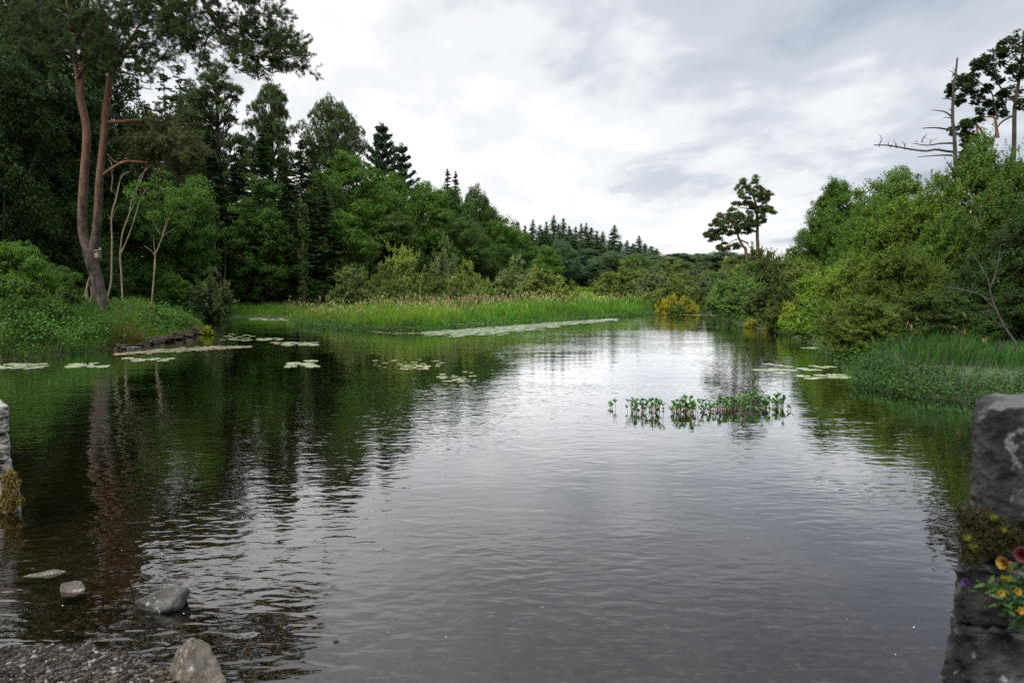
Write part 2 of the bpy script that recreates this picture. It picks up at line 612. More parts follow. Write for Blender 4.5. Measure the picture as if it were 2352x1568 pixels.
# ------------------------------------------------------------------ ground and water
def build_ground():
    angs = np.concatenate([np.arange(-52, 52.01, 0.22), np.arange(58, 303, 6.0)])
    radii = [0.4]
    while radii[-1] < 560:
        r = radii[-1]
        radii.append(r * (1.016 if 3 < r < 64 else 1.06))
    radii = np.array(radii)
    A, Rr = np.meshgrid(np.radians(angs), radii, indexing="ij")
    X = np.sin(A) * Rr
    Y = np.cos(A) * Rr
    P = np.stack([X.ravel(), Y.ravel()], 1)
    z = ground_z(P)
    # small relief on land
    nzv = np.sin(P[:, 0] * 1.7 + 1.3) * np.sin(P[:, 1] * 1.3) * 0.04 + np.sin(P[:, 0] * 0.43) * np.cos(P[:, 1] * 0.37) * 0.08
    z = z + np.where(z > 0.15, nzv, 0)
    na, nr = A.shape
    idx = np.arange(na * nr).reshape(na, nr)
    nxt = np.roll(idx, -1, axis=0)
    f = np.stack([idx[:, :-1], idx[:, 1:], nxt[:, 1:], nxt[:, :-1]], -1).reshape(-1, 4)
    g = G()
    g.add(np.column_stack([P, z]), f[:, ::-1])
    o = obj("ground", g.mesh("ground", ground_material(), True))
    tag(o, kind="structure")
    # water: one sheet at z = 0
    g = G()
    s = 560.0
    xs = np.concatenate([[-s], np.linspace(-60, 60, 13), [s]])
    ys = np.concatenate([[-s], np.linspace(-20, 160, 19), [s]])
    XX, YY = np.meshgrid(xs, ys, indexing="ij")
    idx = np.arange(XX.size).reshape(XX.shape)
    f = np.stack([idx[:-1, :-1], idx[1:, :-1], idx[1:, 1:], idx[:-1, 1:]], -1).reshape(-1, 4)
    g.add(np.column_stack([XX.ravel(), YY.ravel(), np.zeros(XX.size)]), f)
    o = obj("water", g.mesh("water", water_material()))
    tag(o, kind="structure")


build_ground()


# ------------------------------------------------------------------ vegetation prototypes (local, base at z = 0)
def crown_points(rng, boughs, nsub, nleaf, up_bias=0.45, flat=0.85, subr=(0.22, 0.38)):
    """boughs: list of (centre, radius). Returns leaf centres, outward normals"""
    Cs, Ns = [], []
    for c, r in boughs:
        d = rdir(rng, nsub)
        d[:, 2] = d[:, 2] * 0.85 + 0.15
        d = unit(d)
        sc = c + d * r * np.array([1, 1, flat]) * rng.uniform(0.5, 1.08, (nsub, 1))
        sr = r * rng.uniform(*subr, (nsub, 1))
        e = rdir(rng, nsub * nleaf).reshape(nsub, nleaf, 3)
        rr = rng.uniform(0.1, 1.1, (nsub, nleaf, 1)) ** 0.5
        P = sc[:, None, :] + e * sr[:, None, :] * rr * np.array([1, 1, 0.78])
        Nn = e * 0.55 + np.array([0, 0, up_bias]) + 0.4 * d[:, None, :]
        Cs.append(P.reshape(-1, 3)); Ns.append(Nn.reshape(-1, 3))
    return np.concatenate(Cs), np.concatenate(Ns)


def limb_to(g, rng, base, tip, r0, sag=0.15, n=6):
    base, tip = np.asarray(base, float), np.asarray(tip, float)
    mid = base * 0.45 + tip * 0.55
    mid[2] -= sag * np.linalg.norm(tip - base) * 0.6
    p = wobble(spline([base, mid, tip], n), 0.04 * np.linalg.norm(tip - base) / 3, rng)
    tube(g, p, np.linspace(r0, r0 * 0.22, n), 5)


def proto_broadleaf(seed, H=18.0, W=11.0, bottom=0.12, nb=30, nsub=34, nleaf=60, leaf=0.22, br=(0.17, 0.27), taper=0.25, wood=M_BARK):
    rng = np.random.default_rng(seed)
    cz = H * (1 + bottom) / 2
    rz = H * (1 - bottom) / 2
    rx = W / 2
    boughs = []
    tries = 0
    while len(boughs) < nb and tries < 4000:
        tries += 1
        d = rdir(rng, 1)[0]
        k = rng.uniform(0.25, 0.5) if rng.uniform() < 0.25 else rng.uniform(0.62, 0.86)
        p = d * k
        t = (p[2] + 1) / 2
        wmul = 1 - taper * t ** 2
        c = np.array([p[0] * rx * wmul, p[1] * rx * wmul, cz + p[2] * rz])
        r = W * rng.uniform(*br) * (1 - 0.25 * t)
        if all(np.linalg.norm((c - q) / np.array([1, 1, 1.1])) > 0.62 * (r + s) * 0.72 for q, s in boughs):
            boughs.append((c, r))
    # top bough
    boughs.append((np.array([rng.normal() * 0.05 * W, rng.normal() * 0.05 * W, H - W * 0.16]), W * 0.17))
    C, Nn = crown_points(rng, boughs, nsub, nleaf)
    keep = C[:, 2] > 0.02 * H
    C, Nn = C[keep], Nn[keep]
    g = G()
    s = leaf * rng.uniform(0.6, 1.25, len(C))
    leaves(g, C, Nn + rdir(rng, len(C)) * 0.8, s, s * 0.7, rng)
    gt = G()
    tr = W * 0.032
    hp = H * 0.75
    trunk = wobble(spline([(0, 0, -0.4), (rng.normal() * 0.15, rng.normal() * 0.15, hp * 0.4), (0, 0, hp)], 9), 0.12, rng)
    tube(gt, trunk, np.linspace(tr * 1.25, tr * 0.3, 9), 8)
    for c, r in boughs:
        hz = min(max(c[2] - 0.28 * W, H * 0.14), hp * 0.95)
        i = int(np.clip(hz / hp * 8, 1, 8))
        limb_to(gt, rng, trunk[i], c, tr * 0.36)
    return dict(H=H, W=W, parts=[("trunk", gt.mesh("trunk", wood, True)), ("crown", g.mesh("crown", M_LEAF))])


def proto_shrub(seed, H=4.5, W=6.0, nb=28, nshoot=42, nleaf=20, leaf=0.17, aspect=0.42, shoot=0.34, upright=0.7, skirt=0.0, ragged=0.2):
    """willow-like: domes of upright leafy shoots"""
    rng = np.random.default_rng(seed)
    g, gt = G(), G()
    boughs = []
    tries = 0
    while len(boughs) < nb and tries < 3000:
        tries += 1
        d = rdir(rng, 1)[0]
        d[2] = abs(d[2])
        k = rng.uniform(0.2, 0.5) if rng.uniform() < 0.25 else rng.uniform(0.6, 0.84)
        c = np.array([d[0] * k * W / 2, d[1] * k * W / 2, skirt * H + d[2] * k * H * (1 - skirt) * 0.98])
        c[2] = max(c[2], 0.1 * H)
        r = W * rng.uniform(0.10, 0.23)
        if all(np.linalg.norm(c - q) > 0.5 * (r + s) * 0.8 for q, s in boughs):
            boughs.append((c, r))
    for c, r in boughs:
        nd = max(8, nshoot // 3)
        dd = rdir(rng, nd)
        dd[:, 2] = dd[:, 2] * 0.8 + 0.25
        dd = unit(dd)
        sc = c + dd * r * rng.uniform(0.5, 0.95, (nd, 1)) * np.array([1, 1, 0.9])
        sr = r * rng.uniform(0.28, 0.42, (nd, 1))
        ns = 9
        d = unit(rdir(rng, nd * ns) * np.array([1, 1, .8]) + np.repeat(dd, ns, 0) * 0.5 + np.array([0, 0, 0.25]))
        base = np.repeat(sc, ns, 0) + d * np.repeat(sr, ns, 0) * 0.15
        sd = unit(d * 0.85 + np.array([0, 0, upright * 0.6]) + rng.normal(size=d.shape) * 0.2)
        ln = np.repeat(sr, ns, 0) * rng.uniform(0.7, 1.15, (nd * ns, 1)) * (shoot / 0.34)
        ln = np.where(rng.uniform(size=ln.shape) < ragged, ln * rng.uniform(1.4, 2.3, ln.shape), ln)
        gap = rng.uniform(size=ln.shape) < 0.16
        ln = np.where(gap, ln * 0.4, ln)
        M = nd * ns
        u = rng.uniform(0, 1, (M, nleaf, 1))
        P = base[:, None, :] + sd[:, None, :] * ln[:, None, :] * u
        off = rdir(rng, M * nleaf).reshape(M, nleaf, 3)
        P = P + off * (np.repeat(sr, ns, 0)[:, None, :] * 0.30 * (1.1 - u))
        Tt = unit(sd[:, None, :] * 0.6 + off * 0.9)
        Nn = unit(off * 0.5 + d[:, None, :] * 0.4 + np.array([0, 0, 0.55]) + rng.normal(size=P.shape) * 0.4)
        s = leaf * rng.uniform(0.6, 1.25, M * nleaf)
        Pf = P.reshape(-1, 3)
        k = Pf[:, 2] > 0.01
        leaves(g, Pf[k], Nn.reshape(-1, 3)[k], s[k], s[k] * aspect, rng, Tt.reshape(-1, 3)[k])
        b0 = np.array([rng.normal() * 0.05 * W, rng.normal() * 0.05 * W, -0.2])
        limb_to(gt, rng, b0, c + np.array([0, 0, r * 0.3]), W * 0.009, sag=-0.05, n=6)
    return dict(H=H, W=W, parts=[("stem", gt.mesh("stem", M_BARK, True)), ("foliage", g.mesh("foliage", M_WILLOW))])


def proto_spruce(seed, H=18.0, W=6.5, levels=52, per=9, nq=32, z0=0.06, droop=0.35, pw=0.85, lean=0.0, leafl=0.5, sparse=0.0):
    rng = np.random.default_rng(seed)
    g, gt = G(), G()
    tube(gt, [(0, 0, -0.3), (0, 0, H * 0.5), (0, 0, H * 0.985)], [H * 0.012, H * 0.007, 0.012], 7)
    for i in range(levels):
        t = (i + rng.uniform(0, 0.8)) / levels
        z = H * (z0 + (1 - z0) * t)
        Lb = W / 2 * (1 - t) ** pw + 0.12
        for k in range(per):
            if rng.uniform() < sparse:
                continue
            a = rng.uniform(0, 2 * PI)
            l = Lb * rng.uniform(0.6, 1.12)
            zb = z + rng.uniform(-0.7, 0.7) * H * (1 - z0) / levels * (2.2 if not sparse else 0.6)
            d = np.array([math.cos(a), math.sin(a), 0])
            side = np.array([-d[1], d[0], 0])
            u = rng.uniform(0.02, 1, nq) ** 0.85
            dz = -droop * l * (u ** 1.3) + 0.22 * l * np.maximum(u - 0.72, 0) * 2
            P = np.array([0, 0, zb]) + d * (u * l)[:, None] + np.array([0, 0, 1]) * dz[:, None]
            sp = rng.normal(size=nq) * 0.20 * l * (1.05 - u)
            P = P + side * sp[:, None]
            P[:, 2] -= np.abs(sp) * 0.45 + rng.uniform(0, 0.12, nq) * l * 0.5
            Tt = d * 0.8 + side * (np.sign(sp) * 0.7)[:, None] + np.array([0, 0, -0.35])
            Nn = np.array([0, 0, 0.6]) + rng.normal(size=(nq, 3)) * 0.65
            s = leafl * rng.uniform(0.5, 1.2, nq) * (0.6 + 0.4 * (1 - t))
            leaves(g, P, Nn, s, s * 0.3, rng, Tt)
    # leader
    P = np.column_stack([np.zeros(14), np.zeros(14), np.linspace(H * 0.95, H, 14)])
    leaves(g, P, rdir(rng, 14), 0.3, 0.08, rng, np.tile([0, 0, 1.0], (14, 1)) + rdir(rng, 14) * 0.6)
    return dict(H=H, W=W, parts=[("trunk", gt.mesh("trunk", M_BARK, True)), ("crown", g.mesh("crown", M_NEEDLE))])


def proto_fir(seed, H=14.0, W=7.0, levels=17, per=9):
    """open fir with rope-like upswept boughs"""
    rng = np.random.default_rng(seed)
    g, gt = G(), G()
    tube(gt, [(0, 0, -0.3), (0, 0, H * 0.5), (0, 0, H * 0.985)], [H * 0.016, H * 0.011, 0.02], 7)
    for i in range(levels):
        t = (i + 0.4) / levels
        z = H * (0.18 + 0.8 * t)
        Lb = W / 2 * (1 - t ** 1.6) * 0.95 + 0.35
        for k in range(per):
            a = (k + rng.uniform(-0.35, 0.35)) / per * 2 * PI + i * 0.4
            l = Lb * rng.uniform(0.65, 1.1)
            d = np.array([math.cos(a), math.sin(a), 0])
            u = np.linspace(0.04, 1, 46)
            P = np.array([0, 0, z]) + d * (u * l)[:, None] + np.array([0, 0, 1]) * ((0.08 * u + 0.42 * u ** 2.2) * l)[:, None]
            tube(gt, P[::9], np.linspace(0.045, 0.012, len(P[::9])), 4)
            P3 = np.repeat(P, 4, 0) + rng.normal(size=(len(P) * 4, 3)) * 0.07
            off = rdir(rng, len(P3))
            s = 0.30 * rng.uniform(0.7, 1.2, len(P3))
            leaves(g, P3, off + np.array([0, 0, .5]), s, s * 0.35, rng, d * 0.8 + off * 0.6)
    P = np.column_stack([rng.normal(size=60) * 0.12, rng.normal(size=60) * 0.12, rng.uniform(H * 0.93, H, 60)])
    leaves(g, P, rdir(rng, 60), 0.3, 0.1, rng)
    return dict(H=H, W=W, parts=[("trunk", gt.mesh("trunk", M_BARK, True)), ("crown", g.mesh("crown", M_NEEDLE))])


def tufts(g, P, U, rng, n=10, ln=0.16, wd=0.02, spread=0.75):
    """needle tufts at P pointing along U"""
    m = len(P)
    d = unit(np.repeat(U, n, 0) + rdir(rng, m * n) * spread)
    l = ln * rng.uniform(0.65, 1.2, m * n)
    C = np.repeat(P, n, 0) + d * (l * 0.5)[:, None]
    Nn = rdir(rng, m * n)
    leaves(g, C, Nn, l, wd, rng, d)


def pad(g, rng, c, r, ntuft, n=8, ln=0.4, wd=0.06, flat=0.5):
    d = rdir(rng, ntuft)
    d[:, 2] = np.where(rng.uniform(size=ntuft) < 0.8, np.abs(d[:, 2]), d[:, 2])
    P = np.asarray(c) + d * r * np.array([1, 1, flat]) * rng.uniform(0.45, 1.0, (ntuft, 1))
    U = unit(d * 0.6 + np.array([0, 0, 0.7]))
    tufts(g, P, U, rng, n, ln, wd)


def proto_pine(seed, H=18.0, W=9.0, z0=0.45, npad=26, pr=(0.10, 0.17), ntuft=150, wood=M_BARK, dome=1.0, ln=0.42):
    rng = np.random.default_rng(seed)
    g, gt = G(), G()
    hp = H * 0.93
    trunk = wobble(spline([(0, 0, -0.3), (rng.normal() * 0.3, 0, H * 0.35), (rng.normal() * 0.3, rng.normal() * 0.2, H * 0.65), (0, 0, hp)], 10), 0.08, rng)
    tube(gt, trunk, np.linspace(H * 0.02, H * 0.004, 10), 7)
    pads = []
    tries = 0
    while len(pads) < npad and tries < 3000:
        tries += 1
        t = rng.uniform(0, 1)
        prof = (math.sin(PI * min(1, 0.30 + 0.68 * t)) ** 0.7) if dome < 2 else math.sqrt(max(0, 1 - t * t * 0.9))
        a = rng.uniform(0, 2 * PI)
        rr = W / 2 * prof * rng.uniform(0.25, 0.86)
        r = W * rng.uniform(*pr)
        c = np.array([math.cos(a) * rr, math.sin(a) * rr, H * (z0 + (0.97 - z0) * t)])
        if all(np.linalg.norm((c - q) * np.array([1, 1, 1.6])) > 0.5 * (r + s) for q, s in pads):
            pads.append((c, r))
    pads.append((np.array([0, 0, H - W * 0.07]), W * 0.11))
    for c, r in pads:
        pad(g, rng, c, r, ntuft, 8, ln, ln * 0.13, .72)
        zb = max(H * z0 * 0.75, c[2] - 0.35 * math.hypot(c[0], c[1]) - 0.8)
        i = int(np.clip(zb / hp * 9, 1, 9))
        limb_to(gt, rng, trunk[i], c - np.array([0, 0, r * 0.15]), H * 0.006, sag=0.05)
        for _ in range(4):
            e = c + rdir(rng, 1)[0] * r * np.array([.8, .8, .3])
            limb_to(gt, rng, c * 0.7 + trunk[i] * 0.3, e, H * 0.0022, sag=0)
    return dict(H=H, W=W, parts=[("trunk", gt.mesh("trunk", wood, True)), ("crown", g.mesh("crown", M_NEEDLE))])


def place(proto, name, px, ptop, width, Y, color, label, cat="tree", group=None, rot=None, seed=0, base=None, wood=None, mul=1.0):
    rng = random.Random(int(px * 13 + ptop * 7 + Y * 3 + seed))
    p = at(px, ptop, Y)
    x, y = float(p[0]), float(p[1])
    b = gz(x, y) if base is None else base
    b = max(b, 0.0)
    H = max(p[2] - b, 0.5)
    Wd = width * mpp(Y) * mul
    o = thing(name, label, cat, (x, y, b), rng.uniform(0, 6.28) if rot is None else rot, group)
    for pn, me in proto["parts"]:
        c = obj(pn, me, o, color if pn in ("crown", "foliage") else None)
        sx = Wd / proto["W"]
        c.scale = (sx, sx, H / proto["H"])
    return o


# palette (albedo)
DK = (0.046, 0.088, 0.013)
MD = (0.070, 0.138, 0.016)
BR = (0.14, 0.26, 0.026)
OL = (0.155, 0.212, 0.040)
OLD = (0.090, 0.125, 0.026)
GY = (0.155, 0.205, 0.080)
YG = (0.17, 0.23, 0.026)
YE = (0.42, 0.37, 0.04)
SP = (0.040, 0.068, 0.024)
SPB = (0.042, 0.078, 0.042)
PN = (0.062, 0.098, 0.032)

# ------------------------------------------------------------------ big two-stemmed pine on the left bank
def pxp(pts, Y):
    return np.array([at(p[0], p[1], Y + (p[2] if len(p) > 2 else 0)) for p in pts])


def foliate(gn, gt, rng, path, t0=0.3, t1=1.0, step=0.22, reach=(0.4, 1.2), up=0.25, ntw=5, n=11, ln=0.17, wd=0.017, r=0.014, hang=0.0, plane=0.6, dens=1.0):
    """side branchlets carrying needle tufts along a limb path"""
    path = np.asarray(path)
    seg = np.linalg.norm(np.diff(path, axis=0), axis=1)
    total = seg.sum()
    m = max(2, int(total * (t1 - t0) / step))
    cum = np.concatenate([[0], np.cumsum(seg)]) / total
    TP, TU = [], []
    for k in range(m):
        t = t0 + (t1 - t0) * (k + rng.uniform()) / m
        p = np.array([np.interp(t, cum, path[:, i]) for i in range(3)])
        q = np.array([np.interp(min(t + 0.05, 1), cum, path[:, i]) for i in range(3)])
        tan = unit(q - p + 1e-6)
        d = rdir(rng, 1)[0]
        d[2] *= plane
        d = unit(d + tan * 0.7 + np.array([0, 0, up - hang]))
        l = rng.uniform(*reach)
        b = spline([p, p + d * l * 0.55 + np.array([0, 0, -0.04 * l]), p + d * l + np.array([0, 0, (0.16 - hang) * l])], 5)
        tube(gt, b, np.linspace(r, r * 0.35, 5), 4)
        for j in range(ntw):
            s = rng.uniform(0.3, 1)
            i = s * 4
            i0 = min(int(i), 3)
            pb = b[i0] + (b[i0 + 1] - b[i0]) * (i - i0)
            dd = unit(d * 0.7 + rdir(rng, 1)[0] * 0.8 + np.array([0, 0, 0.35]))
            lt = l * rng.uniform(0.15, 0.38)
            e = pb + dd * lt
            tube(gt, np.array([pb, e]), [r * 0.45, r * 0.25], 3)
            for uu in (0.45, 0.75, 1.0):
                if rng.uniform() < dens:
                    TP.append(pb + dd * lt * uu); TU.append(unit(dd + np.array([0, 0, 0.45])))
        TP.append(b[-1]); TU.append(unit(b[-1] - b[-2] + np.array([0, 0, 0.1])))
    tufts(gn, np.array(TP), np.array(TU), rng, n, ln, wd)


def big_pine():
    rng = np.random.default_rng(5)
    Y = 32.0
    base = at(237, 712, Y)
    b = np.array([base[0], base[1], gz(base[0], base[1])])
    root = thing("pine_tree", "tall reddish pine forked low into two long bare stems on the left bank", "tree", b)
    gt = G()

    def W(pts):
        return pxp(pts, Y) - b
    m0 = W([(243, 735), (235, 700), (222, 640), (212, 605), (204, 578)])
    tube(gt, spline(m0, 14), np.interp(np.linspace(0, 1, 14), [0, .15, .6, 1], [.36, .29, .27, .30]), 12)
    ls = W([(209, 592), (197, 560), (189, 520), (190, 460), (194, 400), (199, 330), (198, 290), (190, 250), (182, 215)])
    tube(gt, spline(ls, 26), np.linspace(.215, .15, 26), 10)
    tube(gt, spline(W([(183, 222), (178, 180), (174, 140), (170, 90), (160, 40), (150, -30), (150, -110)]), 18), np.linspace(.11, .06, 18), 8)
    tube(gt, spline(W([(185, 225), (189, 180), (189, 130), (193, 80), (200, 20), (208, -60), (210, -140)]), 18), np.linspace(.12, .06, 18), 8)
    rs = W([(207, 590), (216, 560), (222, 525), (226, 470), (228, 420), (234, 360), (240, 300), (243, 250), (250, 200), (256, 160), (264, 138), (280, 116), (296, 98), (320, 70)])
    tube(gt, spline(rs, 34), np.linspace(.20, .085, 34), 10)
    tube(gt, spline(W([(254, 168), (253, 110), (240, 50), (222, -30), (225, -120)]), 14), np.linspace(.11, .05, 14), 7)
    obj("trunk", gt.mesh("trunk", M_PINEBARK, True), root)
    gn, gb, gn2 = G(), G(), G()

    def limb(pts, r0, r1, f=None, n=16, gl=None):
        p = spline(W(pts), n)
        tube(gb, p, np.linspace(r0, r1, n), 6)
        if f:
            foliate(gn if gl is None else gl, gb, rng, p, **f)
        return p
    # low limb with the pale olive spray
    lg = G()
    p = spline(W([(242, 281), (280, 280), (318, 276), (345, 284)]), 12)
    tube(lg, p, np.linspace(.085, .06, 12), 7)
    obj("limb", lg.mesh("limb", M_RUSTBARK, True), root)
    lg = G()
    p = spline(W([(232, 405), (262, 384), (292, 371), (340, 374)]), 12)
    tube(lg, p, np.linspace(.075, .045, 12), 7)
    tube(lg, spline(W([(280, 375), (262, 370), (245, 352)]), 6), np.linspace(.04, .015, 6), 5)
    tube(lg, spline(W([(300, 371), (285, 360), (300, 352)]), 6), np.linspace(.03, .012, 6), 5)
    obj("limb", lg.mesh("limb", M_RUSTBARK, True), root)
    big = dict(t0=0.1, step=0.16, reach=(0.4, 1.25), ntw=6)
    for pts in ([(345, 284), (372, 297), (400, 318), (425, 345), (446, 352)],
                [(345, 284), (362, 300), (378, 330), (395, 362), (420, 385)],
                [(340, 284), (345, 305), (350, 335), (360, 365, 1)],
                [(350, 286), (385, 290, 1), (408, 305, 1), (425, 320, 1.3)],
                [(345, 290, -1), (375, 325, -1.2), (410, 352, -1.4), (438, 365, -1)], [(335, 284), (330, 300, 1), (322, 325, 1.4), (325, 350, 1.6)], [(350, 290), (375, 340, .6), (400, 375, .8), (410, 395, .8)]):
        limb(pts, .05, .015, dict(big, step=.055, reach=(.4, 1.1), ntw=7, wd=.022, hang=0.08), gl=gn2)
    # small bare branch
    limb([(252, 218), (275, 216), (300, 209), (322, 202), (350, 206)], .05, .015, dict(t0=.75, step=.3, reach=(.3, .7)))
    limb([(246, 266), (262, 262), (280, 275), (290, 282)], .02, .008)
    # crown right of the right stem
    for pts in ([(296, 98), (325, 80), (352, 72), (380, 95)], [(264, 138), (300, 130), (330, 140), (352, 158)],
                [(280, 116), (318, 108), (352, 122), (372, 150)], [(300, 95), (320, 60), (345, 52), (370, 62)],
                [(256, 160), (278, 165, -1), (305, 172, -1.3), (335, 176, -1.5)], [(270, 130, 1), (310, 118, 2), (340, 98, 2.2), (368, 118, 2)],
                [(290, 100), (312, 140, -1.4), (330, 160, -1.8)], [(300, 95), (290, 60, -1), (300, 30, -1.4), (330, 25, -1.8)]):
        limb(pts, .06, .015, dict(t0=.3, step=.15, reach=(.35, 1.1), ntw=6, hang=.05))
    # dark tangle of the crown over the stems
    for pts in ([(200, 20), (225, 40, -.8), (246, 90, -1.5), (264, 126, -1.8), (268, 165, -1.8)],
                [(204, -10), (236, 40, -1), (262, 58, -1.4), (300, 68, -1.8), (330, 100, -1.8)],
                [(210, -30), (280, 10, -1), (330, 5, -1.5), (375, 42, -2), (392, 85, -2)],
                [(210, -40), (290, -20, 1), (350, 5, 1.5), (405, 30, 2), (440, 60, 2)],
                [(193, 90), (165, 70, -1), (135, 60, -1.5), (100, 75, -2), (60, 95, -2)],
                [(174, 140), (150, 120, -.8), (128, 125, -1.4), (100, 140, -1.6)],
                [(160, 40), (120, 20, 1), (70, 30, 2), (20, 60, 2)],
                [(150, -30), (100, -20, -1), (50, 0, -1.6), (0, 20, -2)],
                [(178, 180), (200, 150, -1), (222, 140, -1.5), (245, 150, -1.6)],
                [(170, 100), (190, 70, -1.4), (220, 80, -2), (240, 110, -2)],
                [(165, 70), (140, 95, 1), (120, 110, 1.5), (95, 105, 1.6)],
                [(200, 0), (180, 30, -1.6), (160, 50, -2.2), (140, 80, -2.4)],
                [(208, -60), (240, -20, -1.5), (275, 20, -2.4), (300, 40, -2.6)],
                [(208, -20), (170, -5, -1.5), (120, -10, -2), (80, 20, -2.5), (40, 40, -2.5)],
                [(160, 20), (110, 60, 2), (70, 80, 2.6), (30, 110, 2.8)],
                [(256, 120), (280, 75, 1.5), (310, 40, 2), (350, 30, 2.4), (395, 15, 2.4)]):
        limb(pts, .07, .015, dict(t0=.22, step=.15, reach=(.4, 1.3), ntw=6, hang=.08))
    # long limb hanging out over the water
    p1 = [(215, -150), (300, -165, -1), (400, -105, -2), (462, -5, -2.6), (492, 45, -2.8), (510, 75, -2.9), (540, 111, -3), (585, 130, -3), (640, 132, -3), (672, 130, -3)]
    limb(p1, .15, .02, dict(t0=.52, step=.075, reach=(.45, 1.35), ntw=7, hang=.06), n=34)
    for pts in ([(466, 5, -2.6), (505, 40, -2.4), (555, 62, -2.2), (610, 66, -2), (655, 84, -2), (680, 98, -2)],
                [(455, -25, -2.6), (500, -10, -3), (550, 0, -3.3), (590, 25, -3.4), (612, 38, -3.4)],
                [(500, 60, -2.8), (480, 80, -3), (470, 110, -3.2), (478, 140, -3.2)],
                [(540, 111, -3), (530, 135, -3.4), (548, 160, -3.6), (575, 172, -3.6)],
                [(575, 128, -3), (600, 150, -2.6), (625, 168, -2.4), (640, 160, -2.4)],
                [(600, 131, -3), (635, 112, -3.4), (660, 118, -3.6), (690, 132, -3.6)],
                [(420, -70, -2), (395, -10, -2.4), (400, 50, -2.6), (425, 95, -2.8), (440, 118, -2.8)],
                [(380, -110, -2), (360, -40, -2), (378, 10, -2.4), (388, 70, -2.6)],
                [(440, -40, -2.4), (430, 20, -3.2), (450, 70, -3.6), (440, 100, -3.6)],
                [(510, 75, -2.9), (550, 95, -2.2), (600, 98, -1.8), (640, 110, -1.6)],
                [(400, -100, -2), (470, -60, -2.5), (540, -30, -3), (570, -5, -3)]):
        limb(pts, .05, .012, dict(t0=.25, step=.085, reach=(.35, 1.15), ntw=7, hang=.06))
    obj("branches", gb.mesh("branches", M_BARK, True), root)
    obj("crown", gn.mesh("crown", M_NEEDLE), root, (0.050, 0.082, 0.024))
    obj("pale_spray", gn2.mesh("pale_spray", M_NEEDLE), root, (0.10, 0.115, 0.045))["label"] = "pale olive needle spray on the low side limb"
    # nest box on the trunk
    c = at(225, 583, Y - 0.42)
    nb = thing("nest_box", "small weathered wooden nest box fixed to the forked pine trunk", "nest box", c, R(-20))
    M_BOX = flat_mat("grey_wood", (0.19, 0.16, 0.12), 0.8)
    M_HOLE_SHADE = flat_mat("hole_shade", (0.01, 0.01, 0.01), 0.9)

    def box(name, lo, hi, mat, skew=0.0):
        bm = bmesh.new()
        r = bmesh.ops.create_cube(bm, size=1)
        for v in r["verts"]:
            v.co = Vector([lo[i] + (hi[i] - lo[i]) * (v.co[i] + 0.5) for i in range(3)])
            v.co.z += skew * v.co.y
        bmesh.ops.bevel(bm, geom=bm.edges[:], offset=0.006, segments=1, affect="EDGES")
        me = bpy.data.meshes.new(name); bm.to_mesh(me); bm.free(); me.materials.append(mat)
        return obj(name, me, nb)
    box("body", (-.11, -.10, -.19), (.11, .10, .15), M_BOX)
    box("roof", (-.15, -.16, .155), (.15, .12, .185), M_BOX, 0.15)
    box("back_board", (-.06, .103, -.27), (.06, .13, .30), M_BOX)
    bm = bmesh.new()
    bmesh.ops.create_cone(bm, cap_ends=True, segments=16, radius1=.022, radius2=.022, depth=.008)
    bmesh.ops.rotate(bm, verts=bm.verts[:], matrix=__import__("mathutils").Matrix.Rotation(PI / 2, 3, "X"))
    bmesh.ops.translate(bm, verts=bm.verts[:], vec=(0, -.104, .05))
    me = bpy.data.meshes.new("entrance_hole_shade"); bm.to_mesh(me); bm.free(); me.materials.append(M_HOLE_SHADE)
    obj("entrance_hole_shade", me, nb)  # near-black disc stands in for the shade inside the hole


big_pine()


# ------------------------------------------------------------------ slender trees beside the pine
def zl(pts, ox=0.0, oy=423.0):
    return [(ox + .3 * p[0], oy + .3 * p[1]) for p in pts]


def leaf_clumps(g, rng, cl, Y, n, leaf, flat=0.7, asp=0.7, depth=1.0):
    for (px, py, r) in cl:
        c = at(px, py, Y)
        rr = r * mpp(Y)
        c = c + np.array([0, rng.normal() * rr * depth, 0])
        m = int(n)
        sc = c + rdir(rng, 14) * rr * 0.62
        k = rng.integers(0, 14, m)
        P = sc[k] + rdir(rng, m) * rr * rng.uniform(.15, .5, (m, 1)) * np.array([1, 1, flat])
        s = leaf * rng.uniform(.6, 1.25, m)
        leaves(g, P, rdir(rng, m) * .7 + np.array([0, -.1, .8]), s, s * asp, rng)


def stick_tree(name, label, Y, lines, r0, bark, clumps=None, n=200, leaf=.14, color=BR, cat="tree", group=None, seed=1, jit=0.25, depth=1.0, asp=.7):
    rng = np.random.default_rng(seed)
    b0 = pxp([lines[0][0][0]], Y)[0]
    b = np.array([b0[0], b0[1], max(0, gz(b0[0], b0[1]) - 0.1)])
    root = thing(name, label, cat, b, 0, group)
    gt = G()
    for i, (pts, k) in enumerate(lines):
        p = pxp(pts, Y)
        if i == 0 and p[0][2] > b[2]:
            p = np.vstack([[p[0][0], p[0][1], b[2]], p])
        if i > 0:
            sgn = rng.uniform(-1, 1)
            p[:, 1] += np.linspace(0, 1, len(p)) * sgn * jit * np.linalg.norm(p[-1] - p[0])
        q = spline(p, max(5, len(p) * 4))
        tube(gt, q - b, np.linspace(r0 * k, r0 * k * 0.32, len(q)), 7 if i == 0 else 5)
    obj("trunk", gt.mesh("trunk", bark, True), root)
    if clumps:
        g = G()
        leaf_clumps(g, rng, clumps, Y, n, leaf, asp=asp, depth=depth)
        for i in range(len(g.v)):
            g.v[i] = g.v[i] - b
        obj("crown", g.mesh("crown", M_LEAF), root, color)
    return root


